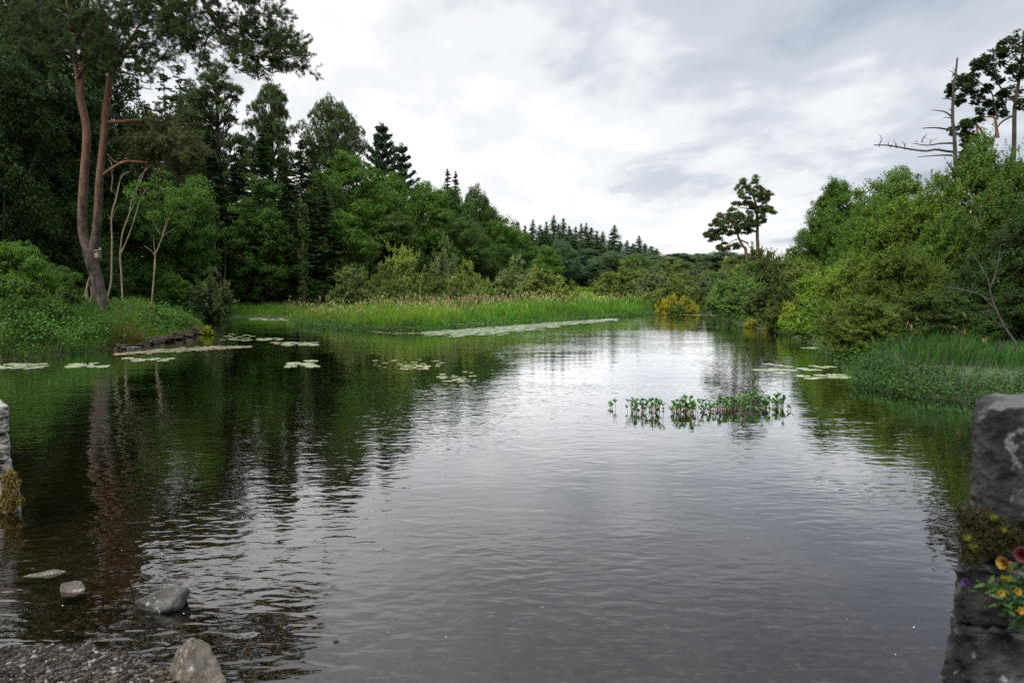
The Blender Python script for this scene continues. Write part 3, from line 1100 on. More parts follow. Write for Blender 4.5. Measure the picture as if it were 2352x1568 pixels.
rngc = random.Random(3)
stick_tree("young_tree", "slender pale trunked young tree with airy bright leaves beside the inlet", 38,
           [(zl([(1160, 960), (1180, 700), (1190, 540), (1215, 480), (1290, 270), (1320, 130)]), 1), (zl([(1190, 545), (1150, 500), (1110, 470)]), .5),
            (zl([(1190, 540), (1180, 470), (1175, 400)]), .55), (zl([(1215, 470), (1260, 390), (1340, 330)]), .5), (zl([(1280, 280), (1360, 240), (1440, 200)]), .45),
            (zl([(1225, 380), (1170, 270), (1150, 190)]), .45), (zl([(1240, 400), (1270, 200), (1250, 60)]), .5), (zl([(1190, 560), (1200, 660)]), .5)],
           .056, M_PALEBARK, [(.3 * x, 423 + .3 * y, r) for x, y, r in [(1190, 120, 30), (1290, 60, 34), (1400, 100, 34), (1500, 160, 30), (1120, 240, 22), (1460, 260, 26), (1350, 200, 26), (1560, 80, 32), (1250, -20, 34), (1380, -30, 36), (1480, 0, 34), (1100, 60, 30), (1590, 180, 22), (1340, 330, 20), (1230, 230, 22)]],
           520, .11, (0.085, .165, .022), "tree", None, 11)
stick_tree("young_tree", "thin leaning pale stem with forked bare top right of the pine", 35,
           [(zl([(815, 920), (850, 760), (855, 640), (858, 450), (855, 250), (885, 120), (912, 0)]) + [(281, 405), (296, 396)], 1),
            ([(255, 440), (260, 410), (261, 390), (280, 375), (300, 363)], .5), ([(261, 392), (252, 372), (244, 362)], .3), ([(265, 468), (276, 430), (285, 402), (312, 395)], .45),
            ([(258, 500), (270, 478), (290, 470)], .25), ([(257, 510), (246, 488)], .25), ([(268, 455), (262, 440), (255, 433)], .2)],
           .056, M_PALEBARK, None, seed=12)
stick_tree("young_tree", "pale crooked sapling with two thin upright stems against dark woods", 42,
           [(zl([(930, 700), (920, 550), (940, 370), (990, 230), (1010, 110), (1060, 0)]) + [(322, 405), (345, 380), (357, 352)], 1),
            (zl([(930, 520), (980, 370), (1020, 200), (1040, 90), (1085, 10)]), .8), ([(306, 460), (318, 420), (326, 390), (333, 350), (335, 330)], .5), (zl([(1000, 210), (1050, 80), (1110, 20)]), .4),
            ([(320, 440), (330, 428), (333, 440)], .3)],
           .056, M_PALEBARK, None, seed=13)
stick_tree("young_tree", "thin yellowish pole of a tree tufted with bright leaves at its top", 57,
           [(zl([(1512, 720), (1518, 600), (1520, 500), (1515, 420)]), 1), (zl([(1518, 470), (1545, 420)]), .5)],
           .08, M_PALEBARK, [(453, 545, 18), (458, 560, 14), (448, 557, 14), (455, 535, 12)], 170, .13, BR, "tree", None, 14)
stick_tree("dead_sapling", "thin crooked dead sapling above the round bush, leftmost of three", 58,
           [(zl([(1633, 680), (1640, 560), (1648, 480), (1640, 410), (1650, 340), (1635, 250)]), 1), (zl([(1648, 350), (1680, 320)]), .5), (zl([(1642, 400), (1625, 340)]), .4), (zl([(1615, 640), (1600, 500)]), .6)],
           .055, M_PALEBARK, None, cat="dead tree", seed=15)
stick_tree("dead_sapling", "tall thin straight bare pole standing behind the round bush", 58,
           [(zl([(1722, 740), (1726, 560), (1724, 440), (1721, 360)]), 1)], .06, M_PALEBARK, None, cat="dead tree", seed=16)
stick_tree("dead_sapling", "short bare broken pole just left of the tall bare pole", 58,
           [(zl([(1690, 740), (1685, 640), (1680, 590)]), 1)], .055, M_PALEBARK, None, cat="dead tree", seed=17)
stick_tree("dead_stump", "bent pale dead stems leaning at the foot of the forked pine", 32.6,
           [(zl([(690, 960), (670, 880), (665, 800), (690, 700)]), 1), (zl([(680, 930), (705, 860), (700, 780)]), .8), (zl([(640, 900), (650, 820), (680, 760)]), .4)], .11, M_PALEBARK, None, cat="dead tree", seed=18)


# ------------------------------------------------------------------ twin pines on the right, dead tree and tall tree
def z5(x, y):
    return 1129 + .3 * x, 376.3 + .3 * y


def z6(x, y):
    return 1646.4 + .3 * x, 47 + .3 * y


def far_pine(label, Y, trunk, limbs, pads, r0, seed, nt=170):
    rng = np.random.default_rng(seed)
    pts = pxp([z5(*p) for p in trunk], Y)
    b = np.array([pts[0][0], pts[0][1], gz(pts[0][0], pts[0][1])])
    b[0] += (pts[0][0] - pts[1][0]) * 1.0
    root = thing("pine_tree", label, "tree", b, 0, "tall pines over the right shore bushes")
    gt, g = G(), G()
    tp = spline(np.vstack([b, pts]), 24)
    tube(gt, tp - b, np.linspace(r0, r0 * .35, 24), 8)
    lp = []
    for l in limbs:
        q = pxp([z5(*p) for p in l], Y)
        q[:, 1] += np.linspace(0, 1, len(q)) * rng.uniform(-1, 1)
        q = spline(q, 10)
        lp.append(q)
        tube(gt, q - b, np.linspace(r0 * .45, r0 * .15, 10), 6)
    nodes = np.vstack([tp[12:]] + lp)
    for (x, y, r) in pads:
        c = at(*z5(x, y), Y)
        rr = r * .3 * mpp(Y)
        c[1] += rng.normal() * rr * 1.0
        k = np.argmin(np.linalg.norm(nodes - c, axis=1) + 0.6 * np.maximum(nodes[:, 2] - c[2], 0))
        limb_to(gt, rng, nodes[k] - b, c - b, r0 * .22, sag=.02)
        for _ in range(3):
            pass
        for _ in range(7):
            sc = c + rdir(rng, 1)[0] * rr * np.array([1.0, 1.0, .75])
            pad(g, rng, sc - b, rr * rng.uniform(.22, .42), nt // 9, 8, .36, .045, .8)
    obj("trunk", gt.mesh("trunk", M_PINEBARK2, True), root)
    obj("crown", g.mesh("crown", M_NEEDLE), root, (0.075, 0.115, 0.034))


M_PINEBARK2 = bark_mat("pine_bark_far", (0.07, 0.045, 0.03), (0.20, 0.11, 0.065), 3.0)
far_pine("tall upright pine with rounded open crown rising above the bushes across the pond", 74,
         [(2040, 700), (2035, 560), (2035, 450), (2025, 320), (2000, 240), (1965, 190)],
         [[(2035, 520), (1990, 500), (1950, 440)], [(2025, 380), (2075, 370), (2120, 340)], [(2028, 350), (1960, 340), (1900, 330)], [(2010, 260), (2060, 230), (2110, 230)], [(1985, 215), (1930, 230), (1895, 250)]],
         [(1960, 150, 55), (2010, 180, 55), (1925, 190, 45), (1920, 250, 52), (1990, 235, 40), (2095, 215, 45), (2130, 260, 45), (2080, 270, 40), (1895, 300, 45), (1950, 330, 40), (2010, 350, 45), (2115, 340, 45), (2065, 390, 40), (1900, 385, 45), (1960, 415, 48), (1945, 470, 45), (2060, 440, 28), (1970, 530, 34), (2130, 370, 30), (1990, 470, 40)], .22, 21)
far_pine("leaning pine with flat lopsided crown next to the taller upright pine", 73,
         [(1950, 690), (1925, 630), (1890, 560), (1872, 480), (1862, 420)],
         [[(1880, 500), (1800, 480), (1750, 510), (1735, 560)], [(1965, 610), (1885, 578), (1825, 600), (1800, 645)], [(1868, 450), (1800, 420), (1730, 430)], [(1880, 520), (1850, 530), (1830, 550)]],
         [(1780, 425, 52), (1830, 400, 52), (1885, 420, 55), (1725, 440, 50), (1705, 490, 48), (1690, 540, 44), (1735, 560, 44), (1705, 580, 36), (1760, 530, 36), (1910, 470, 50), (1860, 460, 44), (1810, 640, 36), (1765, 655, 28), (1860, 640, 26), (1835, 545, 30), (1880, 520, 30), (1660, 550, 22), (1750, 480, 40)], .19, 22)

stick_tree("dead_tree", "tall bare dead tree with long crooked branches reaching left over the bushes", 54,
           [([z6(*p) for p in [(1832, 1300), (1828, 1100), (1820, 900), (1806, 750), (1812, 550), (1828, 420), (1842, 288)]], 1)] +
           [([z6(*p) for p in l], k) for l, k in [
               ([(1805, 940), (1720, 940), (1620, 952), (1518, 935)], .42), ([(1570, 936), (1575, 905), (1592, 885), (1605, 868)], .24), ([(1588, 895), (1612, 905)], .15), ([(1630, 942), (1650, 915), (1700, 898)], .2), ([(1640, 920), (1628, 905)], .14), ([(1530, 935), (1525, 915)], .2),
               ([(1808, 1005), (1740, 1000), (1660, 992), (1580, 1005), (1450, 992), (1300, 968), (1220, 966), (1165, 968)], .55), ([(1242, 966), (1250, 935), (1262, 910), (1250, 885), (1238, 870)], .22), ([(1335, 972), (1318, 950), (1316, 922)], .2), ([(1372, 978), (1368, 945), (1350, 918)], .2), ([(1378, 976), (1378, 940)], .16), ([(1435, 988), (1440, 950), (1422, 925)], .22), ([(1440, 955), (1455, 938)], .15), ([(1480, 995), (1500, 985)], .15), ([(1690, 993), (1708, 972)], .15), ([(1580, 1003), (1570, 985)], .15),
               ([(1800, 840), (1700, 825), (1620, 824), (1565, 830)], .42), ([(1715, 828), (1700, 815)], .2), ([(1585, 828), (1583, 815)], .2),
               ([(1802, 738), (1750, 700), (1700, 688), (1656, 682)], .36), ([(1802, 750), (1770, 742), (1738, 745)], .3), ([(1802, 692), (1775, 674)], .25), ([(1805, 606), (1765, 600), (1722, 598)], .3),
               ([(1826, 420), (1805, 395), (1776, 384)], .25), ([(1828, 396), (1808, 360)], .2), ([(1802, 1032), (1700, 1030), (1550, 1040)], .4)]],
           .19, M_DEADWOOD, None, cat="dead tree", seed=31, jit=.12)
stick_tree("tall_tree", "tall dark open crowned tree rising at the right edge behind the bushes", 60,
           [([z6(*p) for p in [(2270, 1100), (2280, 700), (2300, 550), (2330, 350), (2345, 200), (2350, 80)]], 1)] +
           [([z6(*p) for p in l], k) for l, k in [([(2275, 620), (2180, 540), (2140, 500), (2105, 440), (2060, 380)], .45), ([(2150, 760), (2120, 640), (2060, 600), (1960, 560), (1850, 520)], .42), ([(2120, 650), (2100, 560), (2010, 480), (1920, 420)], .35), ([(2310, 480), (2250, 400), (2170, 340)], .4), ([(2335, 330), (2280, 260), (2230, 210)], .3), ([(2280, 690), (2380, 600), (2450, 500)], .5), ([(2278, 720), (2180, 800), (2150, 1000)], .5)]],
           .20, M_BARK, [(*z6(x, y), r * .3) for x, y, r in [(2330, 130, 85), (2250, 190, 80), (2180, 210, 65), (2120, 260, 70), (2210, 290, 70), (2300, 280, 80), (2050, 320, 65), (1985, 340, 62), (1915, 370, 60), (2130, 370, 60), (2030, 410, 60), (1950, 440, 62), (1870, 450, 60), (1880, 520, 55), (1790, 520, 42), (1780, 560, 40), (1960, 520, 62), (1900, 590, 52), (2060, 520, 50), (2180, 440, 50), (2240, 380, 45), (1990, 610, 58), (2080, 640, 40), (2310, 410, 65), (2350, 520, 70), (2200, 620, 60), (2250, 540, 40), (2170, 560, 46), (2330, 640, 60), (2400, 200, 90), (2450, 330, 100), (2430, 480, 100), (1820, 640, 30), (2150, 690, 40), (2230, 700, 40)]],
           330, .24, (0.026, 0.048, 0.014), seed=32, depth=.8)
stick_tree("ivy_tree", "small dark tree with a broken rusty brown limb beside the dead tree", 57,
           [([z6(*p) for p in [(1992, 1300), (2000, 1100), (2005, 950), (1995, 850), (1985, 780)]], 1), ([z6(*p) for p in [(2090, 960), (2060, 900), (2010, 830), (1985, 790)]], .9), ([z6(*p) for p in [(2150, 900), (2140, 820), (2125, 742), (2030, 740)]], .9), ([z6(*p) for p in [(2005, 960), (1950, 900), (1900, 860)]], .4)],
           .17, M_RUSTBARK, [(*z6(x, y), r * .3) for x, y, r in [(1900, 810, 55), (1960, 770, 55), (2010, 760, 40), (1850, 830, 45), (1940, 840, 50), (1890, 890, 50), (1960, 910, 55), (1900, 960, 46), (1880, 1040, 48), (1940, 1020, 55), (2000, 1000, 45), (1990, 700, 38), (2060, 740, 36), (2040, 960, 45), (1930, 1090, 45), (1860, 1080, 30)]],
           300, .22, (0.028, 0.055, 0.015), seed=33, depth=.6)

# ------------------------------------------------------------------ tree prototypes and the woods
B1 = proto_broadleaf(101)
B2 = proto_broadleaf(102, H=17, W=12, nb=38, bottom=0.06, br=(.14, .22))
B3 = proto_broadleaf(103, H=20, W=10, nb=36, bottom=0.04, br=(.17, .27), taper=.45)
B4 = proto_broadleaf(104, H=14, W=12, nb=34, bottom=0.05, br=(.14, .24), taper=.1)
W1 = proto_shrub(201)
W2 = proto_shrub(202, H=5.5, W=5.5, nb=32, upright=1.1, ragged=.3)
W3 = proto_shrub(203, H=3.6, W=6.5, nb=30, upright=.5, shoot=.28)
WN1 = proto_shrub(211, H=6.5, W=7.5, nb=52, nshoot=60, nleaf=20, leaf=.15, upright=1.0, ragged=.3, aspect=.34)
WN2 = proto_shrub(212, H=7.0, W=6.5, nb=48, nshoot=60, nleaf=20, leaf=.14, upright=1.2, ragged=.32, aspect=.34)
S1 = proto_spruce(301)
S2 = proto_spruce(302, W=5.5, levels=40, droop=.45)
S3 = proto_spruce(303, W=7.5, levels=26, per=6, sparse=.2, droop=.15, pw=.7, z0=.25)
S4 = proto_spruce(304, W=4.6, levels=40, per=8, nq=18, leafl=.6)
F1 = proto_fir(351)
F2 = proto_fir(352, W=5.5, levels=14, per=8)
P1 = proto_pine(401, z0=.62, npad=64, pr=(.075, .125), W=9, ntuft=70)
P2 = proto_pine(402, H=17, W=13, z0=.66, npad=80, pr=(.065, .105), dome=3, ntuft=62)
P3 = proto_pine(403, H=19, W=8, z0=.45, npad=52, pr=(.07, .12), ntuft=52)

GL = "dark broadleaf trees massed behind the left bank"  # shade of a deeper wood is put into the darkest leaf colour
for a in [
    (B3, "broadleaf_tree", 20, -210, 330, 46, (0.026, 0.052, 0.010), "huge dark leafy tree filling the far left edge behind the pine", GL),
    (B1, "broadleaf_tree", 120, -120, 300, 52, (0.026, 0.052, 0.010), "towering dark tree directly behind the pine's left stem", GL),
    (B2, "broadleaf_tree", -40, 40, 280, 40, (0.026, 0.052, 0.010), "dark low spreading tree at the extreme left edge above the bank", GL),
    (B3, "broadleaf_tree", 240, 60, 200, 58, (0.026, 0.052, 0.010), "dark tree seen between and behind the two pine stems", GL),
    (B1, "broadleaf_tree", 60, 330, 240, 44, (0.026, 0.052, 0.010), "lower dark leafy tree under the giant trees at the left edge", GL),
    (B4, "broadleaf_tree", 150, 400, 200, 47, (0.055, 0.115, 0.016), "mid green leafy tree low down just left of the pine stems", GL),
    (B2, "broadleaf_tree", 290, 440, 190, 52, (0.055, 0.115, 0.016), "leafy tree behind the pale saplings right of the pine", GL),
    (B4, "broadleaf_tree", 200, 560, 150, 44, (0.026, 0.052, 0.010), "dark understorey tree low behind the pine's foot", GL),
]:
    place(*a[:7], a[7], "tree", a[8])
place(B1, "broadleaf_tree", 425, 412, 150, 55, (0.055, 0.115, 0.016), "soft green leafy tree behind the slender young tree", "tree", GL)
place(B3, "broadleaf_tree", 595, 398, 165, 60, (0.055, 0.115, 0.016), "full green tree draped with leaves to its visible trunk foot", "tree", "leafy trees along the left shore")
GB = "leafy trees stepping down towards the far end"
for a in [
    (B1, 800, 345, 200, 76, MD, "largest bright green tree in the middle of the left shore"),
    (B2, 735, 380, 150, 70, DK, "dark green tree left of the large bright one"),
    (B4, 890, 395, 180, 84, MD, "broad rounded tree just right of the large bright green tree"),
    (B2, 965, 405, 160, 94, MD, "rounded tree below the two small firs on the skyline"),
    (B1, 1030, 428, 150, 102, (.055, .115, .022), "slightly yellower tree crest below the paired small firs"),
    (B4, 1095, 427, 120, 112, DK, "dark topped tree where the skyline begins to drop"),
    (B2, 1130, 470, 150, 112, MD, "rounded tree on the descending skyline above the willows"),
    (B1, 1175, 520, 130, 122, MD, "last large leafy tree before the distant conifers"),
    (B4, 1205, 560, 110, 128, DK, "low rounded tree at the end of the leafy row"),
    (B4, 1060, 500, 170, 92, DK, "dark tree in front of the descending row, above the olive willow"),
    (B2, 900, 480, 180, 74, DK, "dark tree low in the row behind the tall willow"),
    (B1, 780, 480, 150, 66, MD, "mid green tree with low sweeping boughs over dark ground"),
    (B4, 1130, 560, 140, 98, DK, "dark low tree behind the right-hand willow mound"),
    (B3, 1000, 470, 130, 88, MD, "narrow green tree in the thick of the left shore row"),
]:
    place(a[0], "broadleaf_tree", *a[1:6], a[6], "tree", GB)
place(B3, "broadleaf_tree", 1255, 560, 80, 108, (.095, .185, .022), "bright yellow green tree at the end of the left woods", "tree", GB)
# conifers of the left wood
GC = "conifers standing above the left wood"
for a in [
    (S3, "conifer_tree", 375, 160, 210, 66, SP, "thin layered conifer showing sky between its boughs"),
    (S3, "conifer_tree", 410, 140, 200, 72, SP, "sparse dark conifer behind the pine's crown"),
    (P3, "pine_tree", 492, 146, 215, 68, PN, "tall open pine with many bare upright branches left of the overhanging limb"),
    (P3, "pine_tree", 432, 185, 170, 76, PN, "dark ragged pine between the thin layered conifers and the open pine"),
    (S1, "spruce_tree", 480, 290, 250, 62, SP, "dark dense spruce below the tall open pine"),
    (S1, "spruce_tree", 400, 330, 230, 60, SP, "dark drooping spruce behind the pale olive pine spray"),
    (P1, "pine_tree", 620, 196, 135, 74, PN, "dark pine with a rounded top under the overhanging limb's tip"),
    (S1, "spruce_tree", 602, 312, 220, 68, (.034, .075, .024), "green spruce tip in front of the dark rounded pine"),
    (S2, "spruce_tree", 690, 330, 210, 66, SP, "dark narrow spruce between the leafy trees"),
    (P2, "pine_tree", 762, 234, 182, 84, PN, "broad domed dark pine, widest crown on the skyline"),
    (F1, "fir_tree", 877, 282, 170, 92, SPB, "larger of two firs with rope like upswept boughs"),
    (F2, "fir_tree", 922, 328, 125, 96, SPB, "smaller of two firs with rope like upswept boughs"),
    (S4, "fir_tree", 1028, 392, 90, 118, SPB, "left one of the paired small firs on the skyline"),
    (S4, "fir_tree", 1047, 398, 100, 120, SPB, "right one of the paired small firs on the skyline"),
    (S1, "spruce_tree", 340, 250, 260, 78, SP, "dark spruce behind the forked pine's right stem"),
    (S2, "spruce_tree", 440, 262, 250, 80, SP, "dark spruce filling the gap under the overhanging limb"),
    (S1, "spruce_tree", 555, 318, 230, 82, SP, "dark spruce between the open pine and the rounded pine"),
    (S2, "spruce_tree", 650, 352, 240, 88, SP, "dark spruce behind the rounded pine's trunk"),
    (S1, "spruce_tree", 720, 362, 240, 92, SP, "dark spruce under the broad domed pine"),
    (S2, "spruce_tree", 500, 350, 230, 72, SP, "shaded spruce behind the slender young tree"),
    (S2, "spruce_tree", 540, 360, 210, 64, SP, "shaded spruce left of the full green tree"),
    (S2, "spruce_tree", 655, 380, 200, 62, SP, "shaded brownish spruce right of the full green tree"),
    (S2, "spruce_tree", 745, 440, 180, 64, SP, "shadowed spruce over the dark ground behind the reeds"),
]:
    place(a[0], a[1], *a[2:7], a[7], "tree", GC)
# ivy covered trunk
stick_tree("ivy_tree", "straight trunk thickly wrapped in ivy in the dark gap of the wood", 59,
           [([(700, 690), (698, 600), (694, 500), (690, 440)], 1)], .16, M_BARK,
           [(698 + rngc.uniform(-6, 6), y, 12) for y in range(470, 690, 8)], 90, .15, (0.045, .085, .014), "tree", None, 41, depth=.3)
# undergrowth wall of the wood: low shrubs in the shade
GU = "shaded undergrowth shrubs at the foot of the left wood"
for i, (px, top, wd, Y, c) in enumerate([(330, 600, 120, 52, DK), (395, 625, 90, 50, MD), (440, 600, 100, 56, DK), (540, 625, 110, 60, DK), (640, 630, 120, 62, DK), (720, 640, 110, 62, DK), (250, 620, 110, 46, DK), (780, 625, 100, 66, DK)]):
    place(B4, "undergrowth_shrub", px, top, wd, Y, c, ["dark leafy shrub right of the pine foot", "bright leafy bush behind the slender young tree", "shaded shrub behind the yellowish pole", "shaded shrub between round bush and full green tree", "shaded shrub under the full green tree's boughs", "shaded shrub beside the ivy trunk", "dark leafy shrub behind the pine foot", "shaded shrub behind the first willow"][i], "shrub", GU)
# willows behind the marsh
GW = "willow bushes behind the reed marsh"
for a in [
    (W2, 808, 598, 120, 57, (0.144, 0.195, 0.057), "loose grey green willow bush at the left end of the willows"),
    (W2, 925, 543, 130, 64, (.205, .270, .055), "tallest willow with an upright olive crown"),
    (W1, 880, 600, 110, 61, (.125, .170, .036), "darker willow between the loose bush and the tallest willow"),
    (W1, 1020, 540, 84, 74, GY, "greyish round willow standing behind the others"),
    (W1, 985, 605, 100, 60, (.125, .170, .036), "olive willow low beside the tallest one"),
    (W1, 1075, 598, 110, 62, (.205, .270, .055), "yellowish willow in the middle of the row"),
    (W3, 1110, 640, 70, 58, (.205, .270, .055), "small low willow in front of the yellowish one"),
    (W1, 1185, 586, 130, 68, (0.169, 0.229, 0.075), "broad grey green willow mound"),
    (W3, 1255, 612, 140, 66, (0.195, 0.246, 0.051), "rightmost golden green willow mound ending at the channel"),
    (W3, 1040, 640, 90, 57, (.125, .170, .036), "low dark willow with feet in the reeds"),
    (W3, 905, 640, 90, 56, (.125, .170, .036), "low dark willow left of centre in the reeds"),
    (W1, 482, 612, 112, 51, (0.105, 0.152, 0.051), "round grey green bush standing alone at the inlet head"),
]:
    place(a[0], "willow_bush", *a[1:6], a[6], "bush", GW)

# far end: mixed trees and skyline spruces, distance haze put into their paler colours
GF = "distant spruces on the skyline at the far end"
far = [(1190, 512, 165), (1206, 520, 180), (1224, 506, 175), (1240, 518, 190), (1255, 511, 185), (1271, 497, 200), (1283, 516, 205), (1294, 504, 210), (1308, 520, 215),
       (1322, 522, 220), (1335, 516, 225), (1346, 514, 225), (1358, 524, 230), (1371, 532, 240), (1384, 534, 250), (1411, 519, 235), (1425, 556, 260), (1440, 553, 270), (1455, 560, 280),
       (1468, 543, 275), (1481, 560, 290), (1496, 566, 300), (1508, 572, 310), (1400, 552, 260), (1452, 566, 300)]
for i, (px, top, Y) in enumerate(far):
    lab = {0: "leftmost distant spruce, just right of the leafy woods", 5: "tallest distant spruce left of centre in the skyline row", 15: "prominent wide distant spruce standing higher than its neighbours", 19: "pointed distant spruce right of the prominent wide one"}.get(i, "small dark distant spruce in the skyline row")
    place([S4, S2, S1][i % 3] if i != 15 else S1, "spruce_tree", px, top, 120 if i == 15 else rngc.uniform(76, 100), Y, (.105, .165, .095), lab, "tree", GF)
rf = random.Random(44)
for k in range(46):
    px = 1186 + k * 7.6 + rf.uniform(-3, 3)
    line = np.interp(px, [1186, 1260, 1340, 1420, 1480, 1540], [520, 522, 530, 550, 566, 584])
    top = line + rf.uniform(8, 34)
    Yk = np.interp(px, [1186, 1540], [160, 300]) - rf.uniform(4, 22)
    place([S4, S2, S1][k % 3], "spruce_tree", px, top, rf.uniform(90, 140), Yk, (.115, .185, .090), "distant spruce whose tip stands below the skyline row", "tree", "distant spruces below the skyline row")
GM = "hazy green trees at the far end of the water"
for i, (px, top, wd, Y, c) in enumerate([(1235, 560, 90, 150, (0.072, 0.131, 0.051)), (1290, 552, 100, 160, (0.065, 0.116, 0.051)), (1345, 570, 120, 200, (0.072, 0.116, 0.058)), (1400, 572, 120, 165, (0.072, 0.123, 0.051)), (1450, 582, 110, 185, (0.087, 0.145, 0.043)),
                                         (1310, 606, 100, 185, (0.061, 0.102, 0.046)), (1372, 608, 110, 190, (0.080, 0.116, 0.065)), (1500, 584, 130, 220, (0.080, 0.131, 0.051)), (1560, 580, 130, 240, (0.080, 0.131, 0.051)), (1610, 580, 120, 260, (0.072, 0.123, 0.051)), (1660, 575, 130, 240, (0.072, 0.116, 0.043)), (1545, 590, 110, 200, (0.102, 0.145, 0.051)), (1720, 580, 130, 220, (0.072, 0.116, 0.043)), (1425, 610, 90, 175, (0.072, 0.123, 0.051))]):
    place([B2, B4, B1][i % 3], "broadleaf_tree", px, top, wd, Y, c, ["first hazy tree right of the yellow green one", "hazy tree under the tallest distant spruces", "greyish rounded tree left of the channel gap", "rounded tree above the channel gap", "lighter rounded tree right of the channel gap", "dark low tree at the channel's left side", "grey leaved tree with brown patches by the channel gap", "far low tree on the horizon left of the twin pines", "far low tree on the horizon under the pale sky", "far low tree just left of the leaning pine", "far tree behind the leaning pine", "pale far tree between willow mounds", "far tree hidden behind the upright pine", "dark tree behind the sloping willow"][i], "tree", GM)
GR = "willow mounds beyond the marsh on the right"
for a in [
    (W1, 1435, 592, 140, 112, OL, "large sloping olive willow right of the channel gap"),
    (W3, 1500, 622, 110, 100, GY, "silvery willow in front of the sloping one"),
    (W1, 1545, 598, 120, 140, OL, "rounded olive willow on the ridge of the mounds"),
    (W1, 1620, 602, 120, 130, (0.111, 0.156, 0.058), "grey green willow under the leaning pine"),
    (W3, 1590, 628, 130, 105, (0.143, 0.176, 0.052), "wide yellowish willow in the middle of the mounds"),
    (W3, 1450, 650, 110, 84, OLD, "low dark willow at the channel's right bank"),
    (W1, 1670, 590, 110, 120, OL, "olive willow behind the upright pine's foot"),
    (W3, 1640, 622, 120, 95, (0.117, 0.169, 0.065), "low blue green willow right of the mounds"),
    (W3, 1535, 650, 110, 78, OLD, "low olive willow behind the yellow bushes"),
]:
    place(a[0], "willow_bush", *a[1:6], a[6], "bush", GR)
place(W1, "willow_bush", 1560, 642, 130, 66, (0.137, 0.189, 0.031), "golden green bush behind the yellow leaved bushes", "bush", GR)
place(W3, "willow_bush", 1508, 668, 90, 63, (0.156, 0.215, 0.036), "low yellowish green bush at the end of the grass bank", "bush", GR)
place(W3, "willow_bush", 1612, 660, 90, 62, (0.098, 0.143, 0.026), "darker green bush right of the yellow leaved bushes", "bush", GR)
place(W3, "yellow_bush", 1537, 676, 52, 58.6, (.38, .345, .04), "larger left one of two yellow leaved bushes at the water's edge", "bush", "yellow bushes at the water's edge", mul=1.1)
place(W3, "willow_bush", 1556, 697, 40, 57.6, (.13, .20, .03), "low green bush squeezed between the two yellow leaved bushes", "bush", GR)
place(W3, "yellow_bush", 1578, 680, 48, 58.8, (.33, .32, .04), "right one of two yellow leaved bushes at the water's edge", "bush", "yellow bushes at the water's edge", mul=1.1)

# right shore
GS = "bushes crowding the right shore"
for a in [
    (W1, 1700, 600, 140, 53, (0.138, 0.225, 0.046), "light green willow below the twin pines, nearest the far water"),
    (W2, 1765, 545, 140, 54, OLD, "tall dark olive bush beside the upright pine's foot"),
    (W1, 1712, 650, 140, 46.5, (0.116, 0.197, 0.041), "pale green bush dipping into the water at the bend"),
    (W1, 1795, 630, 150, 42, (0.076, 0.109, 0.026), "dark bush over the water between pale and yellow ones"),
    (W2, 1850, 575, 150, 47, OL, "olive bush under the leafy tree's left side"),
    (W3, 1800, 690, 110, 37.5, OLD, "low dark bush touching the water behind the yellow sprigs"),
    (W2, 1905, 590, 160, 38, (0.172, 0.271, 0.028), "yellow green bush with upright tips above the right shore"),
    (W1, 1868, 685, 150, 31.5, (0.158, 0.271, 0.032), "bright green low bush overhanging the right water"),
    (WN1, 1985, 570, 230, 29, (0.138, 0.204, 0.026), "large olive green willow in the middle of the right shore"),
]:
    place(a[0], "shore_bush", *a[1:6], a[6], "bush", GS)
place(B1, "broadleaf_tree", 1925, 405, 150, 56, MD, "leafy tree forming the left shoulder of the right wood", "tree", GS)
place(B4, "broadleaf_tree", 1900, 480, 150, 54, MD, "mid green tree below the right wood's left shoulder", "tree", GS)
place(B2, "broadleaf_tree", 2050, 372, 190, 52, (0.095, 0.161, 0.028), "thin leaved twiggy tree under the dead tree's long branches", "tree", GS)
place(B4, "broadleaf_tree", 2010, 450, 180, 48, MD, "green tree with tangled grey twigs above the large willow", "tree", GS)
place(B2, "broadleaf_tree", 1830, 560, 110, 70, OLD, "small far tree right of the upright pine", "tree", GS)
for a in [
    (WN1, 2130, 372, 330, 40, (0.105, 0.168, 0.018), "very large yellow green willow under the dead tree"),
    (WN2, 2290, 262, 330, 39, (0.082, 0.146, 0.016), "highest willow of the right shore, under the tall tree"),
    (WN1, 2200, 450, 260, 31, (0.088, 0.152, 0.018), "big green willow in front of the very large one"),
    (WN2, 2330, 380, 280, 29, (0.061, 0.107, 0.016), "dark green willow at the right edge"),
    (WN1, 2400, 430, 330, 23.5, (0.035, 0.067, 0.012), "darkest near bush at the right edge above the leaning stem"),
    (WN2, 2070, 550, 230, 27, (0.094, 0.140, 0.018), "olive willow left of the leaning bare stem"),
    (WN2, 1990, 665, 190, 22, (0.116, 0.170, 0.026), "thin stemmed bush leaning out over the right water"),
    (WN1, 2140, 640, 190, 26, (0.061, 0.104, 0.016), "shaded green bush behind the tall bank grass"),
    (WN2, 2150, 655, 250, 21.5, (0.052, 0.091, 0.015), "drooping green bush over the narrow band of bank grass"),
    (WN1, 2370, 640, 260, 21, (0.030, 0.059, 0.010), "dark bush low at the right edge behind the bank grass"),
    (WN1, 2290, 560, 230, 24, (0.033, 0.065, 0.012), "shadowed bush behind the leaning bare stem"),
]:
    place(a[0], "shore_bush", *a[1:6], a[6], "bush", GS)
place(W2, "yellow_sprig", 1727, 728, 32, 40.5, YE, "small yellow leaved sprig low over the right shore water", "bush", "yellow sprigs on the right shore")
place(W2, "yellow_sprig", 1768, 732, 30, 38, (0.442, 0.390, 0.065), "fainter yellow sprig right of the bright low one", "bush", "yellow sprigs on the right shore")
